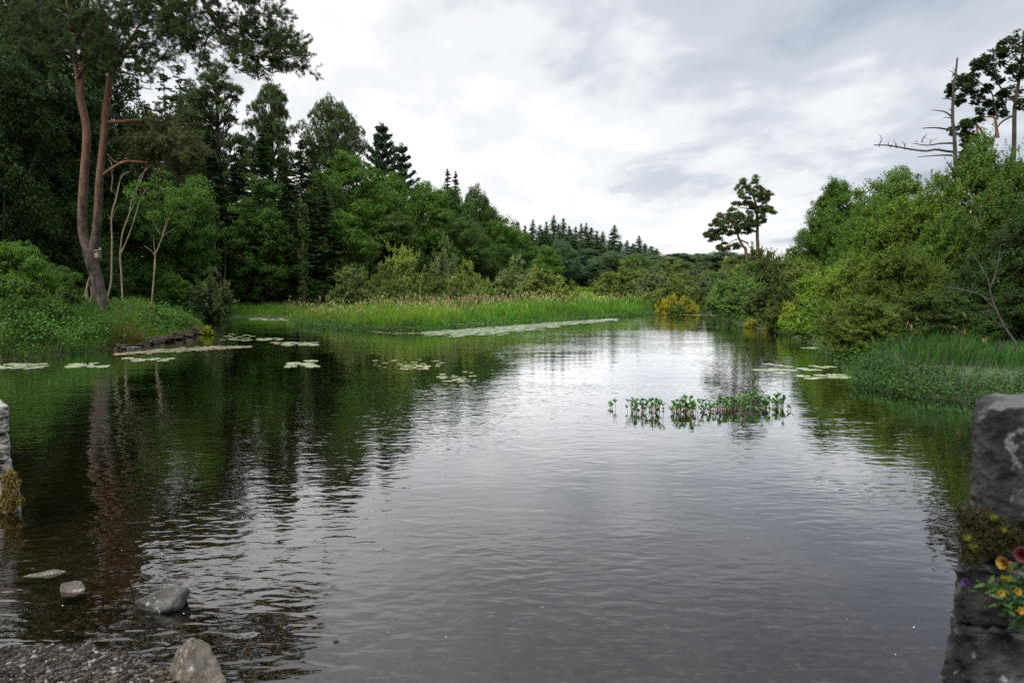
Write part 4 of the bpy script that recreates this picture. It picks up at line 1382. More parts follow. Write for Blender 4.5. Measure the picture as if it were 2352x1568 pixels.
place(W2, "yellow_sprig", 1815, 684, 50, 36, (0.268, 0.322, 0.035), "yellow tinged shoots beside the bright green low bush", "bush", "yellow sprigs on the right shore")
stick_tree("leaning_tree", "leaning lichen grey bare stem forking under the dark right bushes", 19.5,
           [([(2340, 800), (2310, 755), (2285, 705), (2275, 670), (2270, 640)], 1), ([(2290, 715), (2262, 680), (2225, 666), (2165, 655)], .6), ([(2280, 690), (2240, 672), (2220, 660)], .35), ([(2275, 660), (2285, 620), (2290, 560)], .5), ([(2312, 755), (2280, 735), (2265, 715), (2245, 716)], .4), ([(2271, 645), (2250, 600), (2230, 575)], .4)],
           .055, bark_mat("lichen_bark", (.04, .038, .03), (.12, .115, .09), 14.0), None, seed=51)
# left bank bushes
GLB = "bushes on the left bank"
for a in [
    (B4, 30, 555, 170, 31, (.085, .17, .024), "leafy green bush at the left edge behind the bank grass"),
    (B4, 110, 600, 150, 34, (.06, .12, .018), "dark leafy bush between left edge and pine foot"),
    (W3, 60, 640, 190, 28, (.085, .155, .024), "low bramble bush spreading over the left bank top"),
    (W3, 165, 660, 110, 30, (.08, .14, .028), "low bramble bush just left of the pine foot"),
    (W3, 25, 690, 120, 25.6, (.06, .13, .020), "leafy weed clump low at the water's edge, far left"),
    (W1, 95, 682, 110, 27.0, (.075, .15, .024), "pale leafy weed clump on the left bank slope"),
    (W3, 150, 700, 120, 27.8, (.05, .115, .018), "dark weed clump near the left waterline before the pine"),
    (W1, 60, 735, 110, 24.6, (.055, .12, .020), "low nettle clump at the left waterline"),
    (W3, 205, 712, 90, 28.6, (.085, .125, .026), "olive weed clump in front of the pine foot"),
    (W1, 352, 704, 90, 34.0, (.10, .155, .026), "yellowish weed clump on the left point"),
    (W3, 405, 722, 70, 35.6, (.085, .15, .022), "low green weed clump near the left point's tip"),
    (W3, -60, 620, 200, 27, (.08, .15, .022), "bramble bush cut off by the left edge"),
]:
    place(a[0], "bank_bush", *a[1:6], a[6], "bush", GLB)


# ------------------------------------------------------------------ grasses
def blades(g, P, Z, H, Wd, rng, lean=0.25, bend=0.35):
    n = len(P)
    a = rng.uniform(0, 2 * PI, n)
    wv = np.stack([np.cos(a), np.sin(a), np.zeros(n)], 1)
    b = rng.uniform(0, 2 * PI, n)
    ld = np.stack([np.cos(b), np.sin(b), np.zeros(n)], 1) * (rng.uniform(0, 1, n) * lean)[:, None]
    H = np.broadcast_to(H, (n,))[:, None]
    Wd = np.broadcast_to(Wd, (n,))[:, None]
    p0 = np.column_stack([P, Z])
    up = np.array([0, 0, 1.0])
    bn = rng.uniform(0, bend, n)[:, None]
    p1 = p0 + up * H * .55 + ld * H * .5
    p2 = p0 + up * H * (1 - .35 * bn) + ld * H * (1.1 + 2.0 * bn)
    v = np.stack([p0 - wv * Wd * .5, p0 + wv * Wd * .5, p1 + wv * Wd * .45, p1 - wv * Wd * .45, p2 + wv * Wd * .06, p2 - wv * Wd * .06], 1).reshape(-1, 3)
    i = np.arange(n)[:, None] * 6
    g.add(v, np.concatenate([i + np.array([0, 1, 2, 3]), i + np.array([3, 2, 4, 5])], 0))
    return p2


def scatter(rng, n, x0, x1, y0, y1, test):
    P = np.column_stack([rng.uniform(x0, x1, n), rng.uniform(y0, y1, n)])
    k = test(P)
    return P[k]


def to_px(P, z):
    dxv, dyv, dzv = P[:, 0], P[:, 1], z - CAM_H
    f = dyv * CT - dzv * ST
    u = dyv * ST + dzv * CT
    return PW / 2 + FPX * dxv / f, PH / 2 - FPX * u / f


def seed_heads(g, tips, rng, ln=.26, wd=.05, n=3):
    m = len(tips)
    for _ in range(n):
        d = unit(np.array([0, 0, 1.0]) + rng.normal(size=(m, 3)) * .18)
        leaves(g, tips + d * ln * .3 + rng.normal(size=(m, 3)) * .015, rdir(rng, m), ln * rng.uniform(.7, 1.2, m), wd, rng, d)


def stuff(name, me, color=None):
    o = obj(name, me, None, color)
    tag(o, kind="stuff")
    return o


def clumpy(P, s, seed):
    return np.array([mnoise.noise((x * s + seed, y * s, seed * 1.7)) for x, y in P])


def grasses():
    rng = np.random.default_rng(77)
    # marsh in front of the willows: bright sedge
    P = scatter(rng, 150000, -30, 16, 36, 76, lambda P: (wdist(P) > -0.9) & (P[:, 0] > -24 + 0) & ((P[:, 1] > 42) | (P[:, 0] > -13)))
    d = sdist(P, WATER)
    k = (d < 17) & (rng.uniform(size=len(P)) < np.exp(-np.maximum(d, 0) / 7.0) + .18)
    P, d = P[k], d[k]
    px, _ = to_px(P, np.zeros(len(P)))
    k = px < 1500
    P, d, px = P[k], d[k], px[k]
    cl = clumpy(P, .35, 4.0)
    cl2 = clumpy(P, 1.3, 9.0)
    h = (0.52 + 0.46 * sst(d, 0, 2.2)) * np.clip(1 + .65 * cl + .45 * cl2, .45, 1.7) * rng.uniform(.7, 1.25, len(P))
    h *= np.where(px < 640, .8, 1.0) * (.62 + .38 * sst(px, 800, 900)) * np.where(px < 640, 1.4, 1.0)
    edge = -.3 - .55 * cl2
    h *= .35 + .65 * sst(d, edge, edge + 1.0)
    h = np.where(d < edge, 0.02, h)
    g = G()
    tone = rng.uniform(size=len(P)) + .9 * cl
    A = tone > -.02
    z = np.maximum(ground_z(P), -.15) - .02
    olive = (px > 650) & (px + 60 * cl2 < 800) & (rng.uniform(size=len(P)) < .4)
    lime = (px > 660) & (px < 1060) & (d > 1.0) & ~olive
    straw = rng.uniform(size=len(P)) < .07
    for m, nm, col in ((straw, "dry_straw", (.27, .22, .10)), (olive, "marsh_sedge", (.12, .145, .045)), (A & ~lime & ~olive, "marsh_grass", (.10, .225, .021)), (lime, "marsh_grass", (.155, .27, .026)), (~A & ~olive & ~lime, "marsh_grass", (.075, .175, .020))):
        g = G()
        blades(g, P[m], z[m], h[m], .034, rng, .28, .55)
        stuff(nm, g.mesh(nm, M_GRASS), col)
    # pale flowering grass heads
    m = (d > 1.5) & (rng.uniform(size=len(P)) < .05) & (px > 640)
    g = G()
    tips = np.column_stack([P[m], z[m] + h[m] * 1.12])
    seed_heads(g, tips, rng, .3, .05, 2)
    stuff("grass_seed_heads", g.mesh("grass_seed_heads", M_GRASS), (.36, .34, .15))
    # tall reeds with reddish plumes at the back of the marsh
    P = scatter(rng, 60000, -32, 16, 48, 74, lambda P: (wdist(P) > .3))
    d = sdist(P, WATER)
    px, _ = to_px(P, np.zeros(len(P)))
    k = (d > 6.0) & (px < 1290) & (px > 340) & (rng.uniform(size=len(P)) < .22 + .55 * clumpy(P, .25, 2.2))
    P, d = P[k], d[k]
    z = ground_z(P) - .02
    h = rng.uniform(0.75, 1.45, len(P))
    g = G()
    m = rng.uniform(size=len(P)) < .22
    blades(g, P, z, h * .95, .026, rng, .12, .2)
    stuff("reeds", g.mesh("reeds", M_GRASS), (.12, .17, .045))
    g = G()
    seed_heads(g, np.column_stack([P[m], z[m] + h[m]]), rng, .32, .05, 3)
    stuff("reed_plumes", g.mesh("reed_plumes", M_GRASS), (.34, .23, .15))
    # dark rushes at the far tip, right of centre, and beyond the channel
    P = scatter(rng, 60000, -2, 22, 46, 100, lambda P: (wdist(P) > -.15))
    d = sdist(P, WATER)
    px, _ = to_px(P, np.zeros(len(P)))
    k = (px > 1290) & (px < 1520) & (d < 9) & (rng.uniform(size=len(P)) < .75)
    P, d = P[k], d[k]
    g = G()
    blades(g, P, np.maximum(ground_z(P), -.1), rng.uniform(.6, 1.35, len(P)) * (.5 + .5 * sst(d, 0, 2)) * np.where((px[k] > 1295) & (px[k] < 1400), .5, .9), .03, rng, .1, .2)
    stuff("rushes", g.mesh("rushes", M_GRASS), (.045, .115, .022))
    P = scatter(rng, 40000, 4, 30, 88, 190, lambda P: (wdist(P) > 0))
    px, _ = to_px(P, np.zeros(len(P)))
    k = (px > 1290) & (px < 1420)
    P = P[k]
    g = G()
    blades(g, P, ground_z(P), rng.uniform(.5, 1.0, len(P)), .08, rng, .2, .3)
    stuff("far_meadow_grass", g.mesh("far_meadow_grass", M_GRASS), (.20, .32, .035))
    # left bank: long grass and weeds
    P = scatter(rng, 120000, -34, -13, 20, 46, lambda P: (wdist(P) > -.05) & (ground_z(P) < 1.6))
    d = sdist(P, WATER)
    P, d = P[d < 11], d[d < 11]
    cl = clumpy(P, .6, 1.0)
    cl2 = clumpy(P, .22, 6.0)
    h = (.38 + .36 * sst(d, 0, 1.6)) * np.clip(1 + .85 * cl + .5 * cl2, .35, 2.0) * rng.uniform(.7, 1.35, len(P))
    px, py = to_px(P, np.zeros(len(P)))
    h *= np.where(px > 330, .7, 1.1) * (1 - .45 * sst(d, 2.5, 6))
    z = ground_z(P) - .03
    sel = cl2 + rng.normal(size=len(P)) * .18
    rust = (sel > .18) & (px > 255) & (px < 335)
    bright = (~rust) & (px > 320)
    for m, nm, col in ((rust, "rusty_sedge", (.11, .085, .024)), (bright, "bank_grass", (.105, .17, .024)), (~rust & ~bright & (cl > -.05), "bank_grass", (.065, .15, .022)), (~rust & ~bright & (cl <= -.05), "bank_grass", (.095, .15, .032))):
        g = G()
        blades(g, P[m], z[m], h[m], .022, rng, .4, .8)
        stuff(nm, g.mesh(nm, M_GRASS), col)
    # broad leaved weeds in the left bank grass
    P = scatter(rng, 7500, -34, -14, 22, 42, lambda P: (wdist(P) > .1) & (ground_z(P) < 1.6))
    d = sdist(P, WATER)
    P = P[(d < 10) & (clumpy(P, .3, 12.0) > -.05)]
    g = G()
    for p in P:
        hh = rng.uniform(.4, 1.25)
        zz = gz(*p)
        k = 22
        C = np.column_stack([np.full(k, p[0]), np.full(k, p[1]), np.full(k, zz)]) + rng.normal(size=(k, 3)) * np.array([.16, .16, 0]) + np.array([0, 0, 1]) * (rng.uniform(.1, 1, k) * hh)[:, None]
        s = rng.uniform(.06, .13, k)
        leaves(g, C, rdir(rng, k) * .6 + np.array([0, 0, .8]), s, s * .6, rng)
    stuff("weeds", g.mesh("weeds", M_LEAF), (.065, .15, .026))
    # right bank grass
    P = scatter(rng, 60000, 7, 22, 13.5, 32, lambda P: (wdist(P) > -.1))
    d = sdist(P, WATER)
    px, py = to_px(P, np.zeros(len(P)))
    cl = clumpy(P, .5, 3.0)
    k = (d < 5) & (px > 1900) & (rng.uniform(size=len(P)) < .55 + .6 * cl)
    P, d, px, cl = P[k], d[k], px[k], cl[k]
    h = (.20 + .42 * sst(d, .2, 1.8)) * rng.uniform(.65, 1.3, len(P)) * np.where(px > 2230, .62, 1.0) * (1 + .3 * cl)
    z = np.maximum(ground_z(P), -.1)
    m = rng.uniform(size=len(P)) < .6
    for mm, col in ((m, (.045, .115, .018)), (~m, (.032, .072, .022))):
        g = G()
        blades(g, P[mm], z[mm], h[mm], .017, rng, .42, .9)
        stuff("bank_grass", g.mesh("bank_grass", M_GRASS), col)
    g = G()
    m = (rng.uniform(size=len(P)) < .008) & (d > .8) & (px < 2260)
    tips = np.column_stack([P[m], z[m] + h[m] * 1.45])
    seed_heads(g, tips, rng, .22, .035, 4)
    gs = [np.column_stack([P[m], z[m]]), tips]
    for a, b in zip(*gs):
        tube(g, np.array([a, b]), [.005, .003], 3)
    stuff("grass_seed_heads", g.mesh("grass_seed_heads", M_GRASS), (.25, .16, .10))
    # leafy fringe of water mint along the right waterline
    P = scatter(rng, 16000, 6, 22, 13, 22, lambda P: (sdist(P, WATER) > -.35) & (sdist(P, WATER) < .9))
    px, py = to_px(P, np.zeros(len(P)))
    P = P[(px > 1960)]
    g = G()
    k = 9
    C = np.repeat(np.column_stack([P, np.maximum(ground_z(P), 0)]), k, 0) + rng.normal(size=(len(P) * k, 3)) * np.array([.05, .05, 0])
    C[:, 2] += rng.uniform(.02, .26, len(C))
    s = rng.uniform(.04, .085, len(C))
    leaves(g, C, rdir(rng, len(C)) * .6 + np.array([0, 0, .8]), s, s * .6, rng)
    stuff("water_mint", g.mesh("water_mint", M_LEAF), (.038, .09, .018))
    # low fringe along the marsh front
    P = scatter(rng, 30000, -14, 12, 34, 60, lambda P: (sdist(P, WATER) > -.5) & (sdist(P, WATER) < .6))
    px, py = to_px(P, np.zeros(len(P)))
    P = P[(px > 640) & (px < 1500)]
    g = G()
    k = 6
    C = np.repeat(np.column_stack([P, np.maximum(ground_z(P), 0)]), k, 0) + rng.normal(size=(len(P) * k, 3)) * np.array([.1, .1, 0])
    C[:, 2] += rng.uniform(.02, .32, len(C))
    s = rng.uniform(.07, .14, len(C))
    leaves(g, C, rdir(rng, len(C)) * .6 + np.array([0, 0, .8]), s, s * .6, rng)
    P = scatter(rng, 30000, 7, 32, 20, 60, lambda P: (sdist(P, WATER) > -.15) & (sdist(P, WATER) < 2.2))
    px, py = to_px(P, np.zeros(len(P)))
    P = P[(px > 1560) & (px < 1990)]
    g2 = G()
    k = 7
    C = np.repeat(np.column_stack([P, np.maximum(ground_z(P), 0)]), k, 0) + rng.normal(size=(len(P) * k, 3)) * np.array([.1, .1, 0])
    C[:, 2] += rng.uniform(.02, .5, len(C))
    s = rng.uniform(.06, .13, len(C))
    leaves(g2, C, rdir(rng, len(C)) * .6 + np.array([0, 0, .8]), s, s * .6, rng)
    stuff("bank_herbs", g2.mesh("bank_herbs", M_LEAF), (.06, .115, .02))
    stuff("marsh_herbs", g.mesh("marsh_herbs", M_LEAF), (.06, .135, .024))


grasses()

# purple loosestrife on the right bank
M_STEM = flat_mat("green_stem", (.05, .09, .025))
M_PURPLE = flat_mat("purple_flower", (.12, .035, .11))
for i, (px, py, Y) in enumerate([(2332, 808, 17), (2300, 822, 16.5), (2296, 800, 17.5), (2420, 815, 17)]):
    rng = np.random.default_rng(600 + i)
    p = at(px, py, Y)
    b = np.array([p[0], p[1], gz(p[0], p[1])])
    o = thing("purple_loosestrife", "slim purple flower spike in the right bank weeds", "flower", b, 0, "purple flower spikes on the right bank")
    h = max(p[2] - b[2], .5)
    g = G(); tube(g, [(0, 0, 0), (.02, 0, h * .5), (0, 0, h)], [.008, .006, .003], 4)
    obj("stem", g.mesh("stem", M_STEM), o)
    g = G()
    zz = rng.uniform(h * .68, h, 90)
    C = np.column_stack([rng.normal(size=90) * .018, rng.normal(size=90) * .018, zz])
    leaves(g, C, rdir(rng, 90), .018, .012, rng)
    obj("flower_spike", g.mesh("flower_spike", M_PURPLE), o)
    g = G()
    C = np.column_stack([rng.normal(size=40) * .05, rng.normal(size=40) * .05, rng.uniform(.1, h * .7, 40)])
    leaves(g, C, rdir(rng, 40) + np.array([0, 0, .5]), .09, .025, rng)
    obj("foliage", g.mesh("foliage", M_LEAF), o, (.05, .10, .025))


# ------------------------------------------------------------------ water plants
M_BOG = leaf_mat("bogbean_leaf", .42, .4, .25, hue=.03, val=(.7, 1.35), base=(.058, .155, .022), clump=3.0)
M_BOGSTEM = flat_mat("bogbean_stem", (.085, .06, .03), .5)
M_BOGFLOWER = flat_mat("orange_leaf", (.32, .10, .02), .6)


def leaflet(g, base, d, nrm, ln, wd):
    """oval leaflet of two quads, folded along the midrib"""
    d = d / np.linalg.norm(d)
    side = np.cross(nrm, d); side /= np.linalg.norm(side) + 1e-9
    up = np.cross(d, side)
    pts = [base, base + d * ln * .3 + side * wd * .42 + up * wd * .12, base + d * ln * .68 + side * wd * .46 + up * wd * .12, base + d * ln * .98,
           base + d * ln * .68 - side * wd * .46 + up * wd * .12, base + d * ln * .3 - side * wd * .42 + up * wd * .12]
    g.add(pts, [(0, 1, 2, 3), (0, 3, 4, 5)])


def bogbean(px, py, wpx, n, label, seed, hmax=.34):
    rng = np.random.default_rng(seed)
    c = onz(px, py)
    o = thing("bogbean_clump", label, "water plant", c, 0, "bogbean clumps standing in open water")
    gs, gl, gf = G(), G(), G()
    hw = wpx * .42 * mpp(c[1])
    for i in range(int(n * .95)):
        b = np.array([rng.uniform(-hw, hw), rng.normal() * .17, -.25])
        h = rng.uniform(.0, hmax * .8) * (1 - .3 * abs(b[0]) / max(hw, .1))
        top = b + np.array([rng.normal() * .055, rng.normal() * .06, .25 + h])
        p = spline([b, (b + top) / 2 + rng.normal(size=3) * .03, top], 6)
        tube(gs, p, np.linspace(.007, .004, 6), 5)
        az = rng.uniform(0, 2 * PI)
        for k in range(3):
            a = az + k * 2.094 + rng.normal() * .2
            d = np.array([math.cos(a) * .8, math.sin(a) * .8, rng.uniform(.5, 1.1)])
            ln = rng.uniform(.05, .125)
            leaflet(gl, top, d, np.array([-math.cos(a), -math.sin(a), 1.2]) + rng.normal(size=3) * .2, ln, ln * .62)
        if rng.uniform() < .25:
            leaves(gf, (b + top)[None] * .5 + rng.normal(size=(2, 3)) * .03 + np.array([0, 0, .12]), rdir(rng, 2), .05, .03, rng)
    obj("stems", gs.mesh("stems", M_BOGSTEM, True), o)
    obj("leaves", gl.mesh("leaves", M_BOG), o)
    if gf.n:
        obj("withered_leaves", gf.mesh("withered_leaves", M_BOGFLOWER), o)


bogbean(1412, 938, 9, 5, "single small bogbean sprig standing alone, leftmost", 1)
bogbean(1466, 945, 42, 26, "bogbean clump with sparse stems next to the lone sprig", 2)
bogbean(1502, 944, 36, 24, "bogbean clump touching the second clump's right side", 3)
bogbean(1570, 946, 74, 56, "dense bogbean clump in the middle of the row", 4)
bogbean(1628, 944, 28, 18, "small bogbean clump beginning the long right hand stretch", 5, .26)
bogbean(1660, 941, 34, 26, "low bogbean clump inside the long right hand stretch", 6, .30)
bogbean(1695, 940, 44, 40, "thick bogbean clump in the long right hand stretch", 7, .36)
bogbean(1740, 936, 54, 54, "tallest bogbean clump, near the row's right end", 8, .44)
bogbean(1790, 935, 36, 24, "last bogbean clump at the right end of the row", 9, .34)

# lily pads
M_PAD = leaf_mat("lily_pad", .2, .9, .0, hue=.02, val=(.8, 1.2), base=(.32, .36, .22), clump=3.0)
M_PADY = leaf_mat("old_lily_pad", .25, .8, .0, hue=.04, val=(.7, 1.3), base=(.28, .27, .13), clump=3.0)


def pad_mesh(seed, mat):
    rng = random.Random(seed)
    bm = bmesh.new()
    n = 18
    vs = [bm.verts.new((0, 0, .004))]
    rim = []
    for i in range(n + 1):
        a = R(14) + (2 * PI - R(28)) * i / n
        r = 1.0 + .05 * math.sin(3 * a + seed) + rng.uniform(-.02, .02)
        rim.append(bm.verts.new((r * math.cos(a) * 1.12, r * math.sin(a) * .9, .02 + .02 * math.sin(2 * a + seed))))
    for i in range(n):
        bm.faces.new((vs[0], rim[i], rim[i + 1]))
    r = bmesh.ops.extrude_face_region(bm, geom=bm.faces[:])
    for v in r["geom"]:
        if isinstance(v, bmesh.types.BMVert):
            v.co.z += .02
    me = bpy.data.meshes.new("lily_pad"); bm.to_mesh(me); bm.free()
    me.materials.append(mat)
    return me


PADS = [pad_mesh(i, M_PAD) for i in range(4)]
PADSY = [pad_mesh(i + 9, M_PADY) for i in range(3)]
prng = random.Random(9)
placed = []


def lily(px, py, r, label, group, meshes=PADS, force=False):
    c = onz(px, py)
    if not force:
        for q, s in placed:
            if math.hypot(q[0] - c[0], q[1] - c[1]) < (r + s) * .82:
                return False
    if sdist(c[None, :2], WATER)[0] > -.02:
        return False
    placed.append((c, r))
    o = obj("lily_pad", prng.choice(meshes))
    o.location = (c[0], c[1], .006 + .003 * prng.random())
    o.scale = (r, r, r * .55)
    o.rotation_euler = (prng.uniform(-.012, .012), prng.uniform(-.012, .012), prng.uniform(0, 6.28))
    tag(o, label, "lily pad", group)
    return True


def lily_cluster(spots, spread, n, rr, label, group, meshes=PADS):
    for (px, py, sx, sy) in spots:
        k = 0
        for _ in range(n * 4):
            if k >= n:
                break
            if lily(px + prng.uniform(-1, 1) * sx, py + prng.uniform(-1, 1) * sy, prng.uniform(*rr), label, group, meshes):
                k += 1


# right hand pads: placed one by one
for px, py, r in [(1765, 837, .17), (1785, 839, .17), (1806, 842, .19), (1744, 850, .2), (1770, 852, .2), (1782, 849, .2), (1796, 850, .2), (1813, 851, .2), (1786, 857, .18), (1803, 856, .17), (1841, 847, .18), (1855, 850, .17), (1876, 850, .17), (1845, 864, .22), (1864, 870, .18), (1880, 868, .17)]:
    lily(px, py, r, "pale round lily pad among the loose pads right of the bogbean row", "lily pads off the right shore", force=True)
lily_cluster([(1895, 843, 26, 3), (1915, 864, 36, 4), (1864, 799, 16, 2), (1850, 776, 20, 1.5)], 0, 9, (.14, .22), "lily pad close under the right bank bushes", "lily pads under the right bank")
lily_cluster([(690, 790, 38, 4)], 0, 24, (.16, .28), "pale lily pad in the patch nearer the grass point", "lily pad patch off the grass point")
lily_cluster([(692, 838, 30, 5), (725, 830, 12, 1)], 0, 11, (.16, .26), "pale lily pad in the compact patch in dark middle water", "compact lily pad patch")
lily_cluster([(935, 836, 80, 10), (955, 843, 34, 6), (1050, 866, 44, 12)], 0, 26, (.04, .11), "small pale lily pad scattered in the middle of the pond", "scattered small lily pads", PADSY + PADS[:1])
lily_cluster([(340, 826, 50, 3)], 0, 14, (.16, .24), "lily pad in the thin streak off the left bank", "lily pads off the left bank")
lily_cluster([(40, 841, 70, 5), (205, 839, 36, 5)], 0, 20, (.16, .26), "green lily pad floating close under the left bank grass", "lily pads under the left bank")
lily_cluster([(540, 775, 40, 8), (620, 779, 26, 3), (640, 788, 14, 2)], 0, 14, (.12, .2), "lily pad among the thin pads at the inlet mouth", "lily pads at the inlet mouth", PADSY + PADS)
lily_cluster([(620, 733, 45, 3)], 0, 20, (.2, .3), "pale lily pad in the row along the inlet's back edge", "lily pads at the back of the inlet")


def floating_mat(name, label_pts, n, rr, meshes, color=None):
    """dense raft of overlapping floating leaves nobody could count"""
    rng = np.random.default_rng(len(label_pts) * 7 + n)
    g = G()
    pts = label_pts
    for _ in range(n):
        i = rng.integers(0, len(pts) - 1)
        t = rng.uniform()
        x = pts[i][0] + (pts[i + 1][0] - pts[i][0]) * t
        y = pts[i][1] + (pts[i + 1][1] - pts[i][1]) * t
        hw = pts[i][2] + (pts[i + 1][2] - pts[i][2]) * t
        y += rng.normal() * hw * .45
        c = onz(x, y)
        if sdist(c[None, :2], WATER)[0] > .25:
            continue
        r = rng.uniform(*rr)
        a0 = rng.uniform(0, 6.28)
        a = a0 + np.array([.25, 1.2, 2.2, 3.14, 4.1, 5.1, 6.03])
        zz = .008 + rng.uniform(0, .012)
        tl = rng.normal(size=2) * .02
        P = np.column_stack([c[0] + np.cos(a) * r, c[1] + np.sin(a) * r * .92, zz + (np.cos(a) * tl[0] + np.sin(a) * tl[1]) * r + .004])
        v = np.vstack([[c[0], c[1], zz], P])
        g.add(v, [(0, 1, 2, 3), (0, 3, 4, 5), (0, 5, 6, 7)])
    return stuff(name, g.mesh(name, meshes))


floating_mat("lily_pad_raft", [(975, 765, 4), (1060, 763, 8), (1140, 757, 10), (1230, 748, 8), (1330, 739, 5), (1415, 734, 2.2)], 1900, (.16, .3), M_PAD)
floating_mat("floating_weed", [(265, 815, 2), (350, 808, 4), (430, 803, 5), (500, 799, 4.5), (575, 797, 1.5)], 1500, (.04, .11), leaf_mat("floating_weed", .5, .4, 0, hue=.05, val=(.5, 1.5), base=(.19, .17, .095), clump=3.0))
floating_mat("floating_weed", [(1500, 722, .6), (1580, 724, .8), (1690, 727, .8)], 160, (.1, .25), M_PADY)
floating_mat("floating_weed", [(840, 761, 1), (900, 766, 1.5), (960, 766, 1.5), (1000, 765, 2)], 120, (.06, .2), M_PADY)

# a sprig with yellow tips off the left bank point
o = place(W2, "shore_sprig", 476, 744, 32, 34.5, (.30, .34, .03), "small sprig with yellow tips standing in water off the left point", "plant", None, base=0.0)


# ------------------------------------------------------------------ stones
def stone(name, label, loc, dims, seed, mat, rot=0.0, cuts=13, sub=4, amp=.05, squash=None, group=None, cat="stone", sink=0.0):
    rng = random.Random(seed)
    bm = bmesh.new()
    pts = []
    for i in range(cuts):
        v = Vector((rng.gauss(0, 1), rng.gauss(0, 1), rng.gauss(0, .8))).normalized() * rng.uniform(.85, 1.05)
        pts.append(bm.verts.new(v))
    if squash:
        for p in squash:
            pts.append(bm.verts.new(Vector(p)))
    bmesh.ops.convex_hull(bm, input=bm.verts[:])
    bmesh.ops.delete(bm, geom=[v for v in bm.verts if not v.link_faces], context="VERTS")
    bmesh.ops.bevel(bm, geom=bm.edges[:], offset=.06, segments=2, affect="EDGES", profile=.6)
    bmesh.ops.triangulate(bm, faces=bm.faces[:])
    for _ in range(sub):
        es = [e for e in bm.edges if e.calc_length() > .11]
        if not es:
            break
        bmesh.ops.subdivide_edges(bm, edges=es, cuts=1)
        bmesh.ops.triangulate(bm, faces=[f for f in bm.faces if len(f.verts) > 3])
    bm.normal_update()
    for v in bm.verts:
        n = mnoise.fractal(v.co * 2.2 + Vector((seed, 0, 0)), 1.0, 2.1, 5)
        v.co += v.normal * (n * amp)
    mn = Vector([min(v.co[i] for v in bm.verts) for i in range(3)])
    mx = Vector([max(v.co[i] for v in bm.verts) for i in range(3)])
    for v in bm.verts:
        v.co = Vector([(v.co[i] - mn[i]) / (mx[i] - mn[i]) * dims[i] - (dims[i] / 2 if i < 2 else sink) for i in range(3)])
    me = bpy.data.meshes.new(name); bm.to_mesh(me); bm.free()
    me.materials.append(mat)
    me.polygons.foreach_set("use_smooth", np.ones(len(me.polygons), bool))
    o = obj(name, me)
    o.location = loc
    o.rotation_euler = (0, 0, rot)
    if label:
        tag(o, label, cat, group)
    return o


M_ROCK = stone_mat("grey_rock", (.022, .020, .017), (.075, .068, .058), (.15, .138, .12), 7.0, bump=.03)  # rock colours lowered to stand in for shade over the near shore
M_ROCKL = stone_mat("tan_rock", (.04, .032, .024), (.125, .102, .076), (.24, .205, .16), 7.5, bump=.03)
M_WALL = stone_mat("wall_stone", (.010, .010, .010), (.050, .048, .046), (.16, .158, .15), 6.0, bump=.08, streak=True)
M_MOSS = leaf_mat("moss", .8, .1, .0, hue=.04, val=(.5, 1.5), base=(.055, .045, .012), clump=6.0)


def water_rock(label, x0, x1, ytop, ybase, seed, mat, depth=.8, rot=0, **kw):
    xc = (x0 + x1) / 2
    f = onz(xc, ybase)
    wdt = (x1 - x0) * mpp(f[1])
    dep = wdt * depth
    h = at(xc, ytop, f[1] + dep * .5)[2]
    return stone("boulder", label, (f[0], f[1] + dep * .5, 0), (wdt, dep, h + .12), seed, mat, rot, sink=.12, group="boulders in the shallows", **kw)


water_rock("peaked tan boulder on the gravel edge, nearest of the boulders", 338, 512, 1468, 1590, 4, M_ROCKL, .8, squash=[(-.1, .1, 1.25), (.35, .05, .95)], cuts=11)
water_rock("long low grey boulder lying in the dark shallows", 284, 416, 1346, 1408, 8, M_ROCK, .62, squash=[(1.0, .1, .75), (.8, -.4, .6), (-1.0, 0, .1)], cuts=12)
water_rock("small pale flat boulder farther out in the shallows", 119, 194, 1338, 1366, 15, M_ROCKL, .7, squash=[(-.8, 0, .8), (-.2, .3, .9), (.9, 0, .2)])
pl = onz(102, 1318)
stone("flat_stone", "thin pale slab of stone just breaking the surface at the left", (pl[0], pl[1], 0), (.46, .10, .10), 23, M_ROCKL, R(24), sink=.065, cat="stone", amp=.03)
# stones and dark roots along the eroded left point
p = onz(300, 800)
stone("bank_stone", "rounded grey stone at the waterline of the left bank", (p[0], p[1] + .2, .02), (.55, .5, .34), 31, M_ROCK, .3, sink=.1)
M_ROOT = bark_mat("dark_root", (.022, .015, .011), (.075, .05, .035), 9.0, bump=.05)
for i, (px, py, wv, hv) in enumerate([(338, 792, .55, .30), (368, 787, .6, .36), (398, 781, .55, .42), (424, 775, .6, .36), (265, 803, .5, .22), (446, 768, .5, .38)]):
    p = onz(px, py)
    stone("root_clod", ["dark eroded clod of roots beside the rounded bank stone", "dark root clod second along the eroded left point", "thick dark root clod in the middle of the eroded point", "dark root clod near the tip of the left point", "low dark clod left of the rounded bank stone", "last dark clod at the very tip of the left point"][i],
          (p[0], p[1] + .35, 0), (wv, .8, hv + .15), 40 + i, M_ROOT, .9 * i, sink=.15, amp=.34, group="eroded clods along the left point", cat="bank clod")


for i, (px, py, wv, hv) in enumerate([(352, 790, .4, .22), (384, 784, .45, .28), (412, 778, .4, .3), (437, 771, .4, .28), (318, 796, .35, .2)]):
    p = onz(px, py)
    stone("root_clod", "small dark clod wedged among the larger eroded clods of the left point", (p[0], p[1] + .2, 0), (wv, .45, hv + .1), 70 + i, M_ROOT, 1.3 * i, sink=.1, amp=.34, group="small clods along the left point", cat="bank clod")


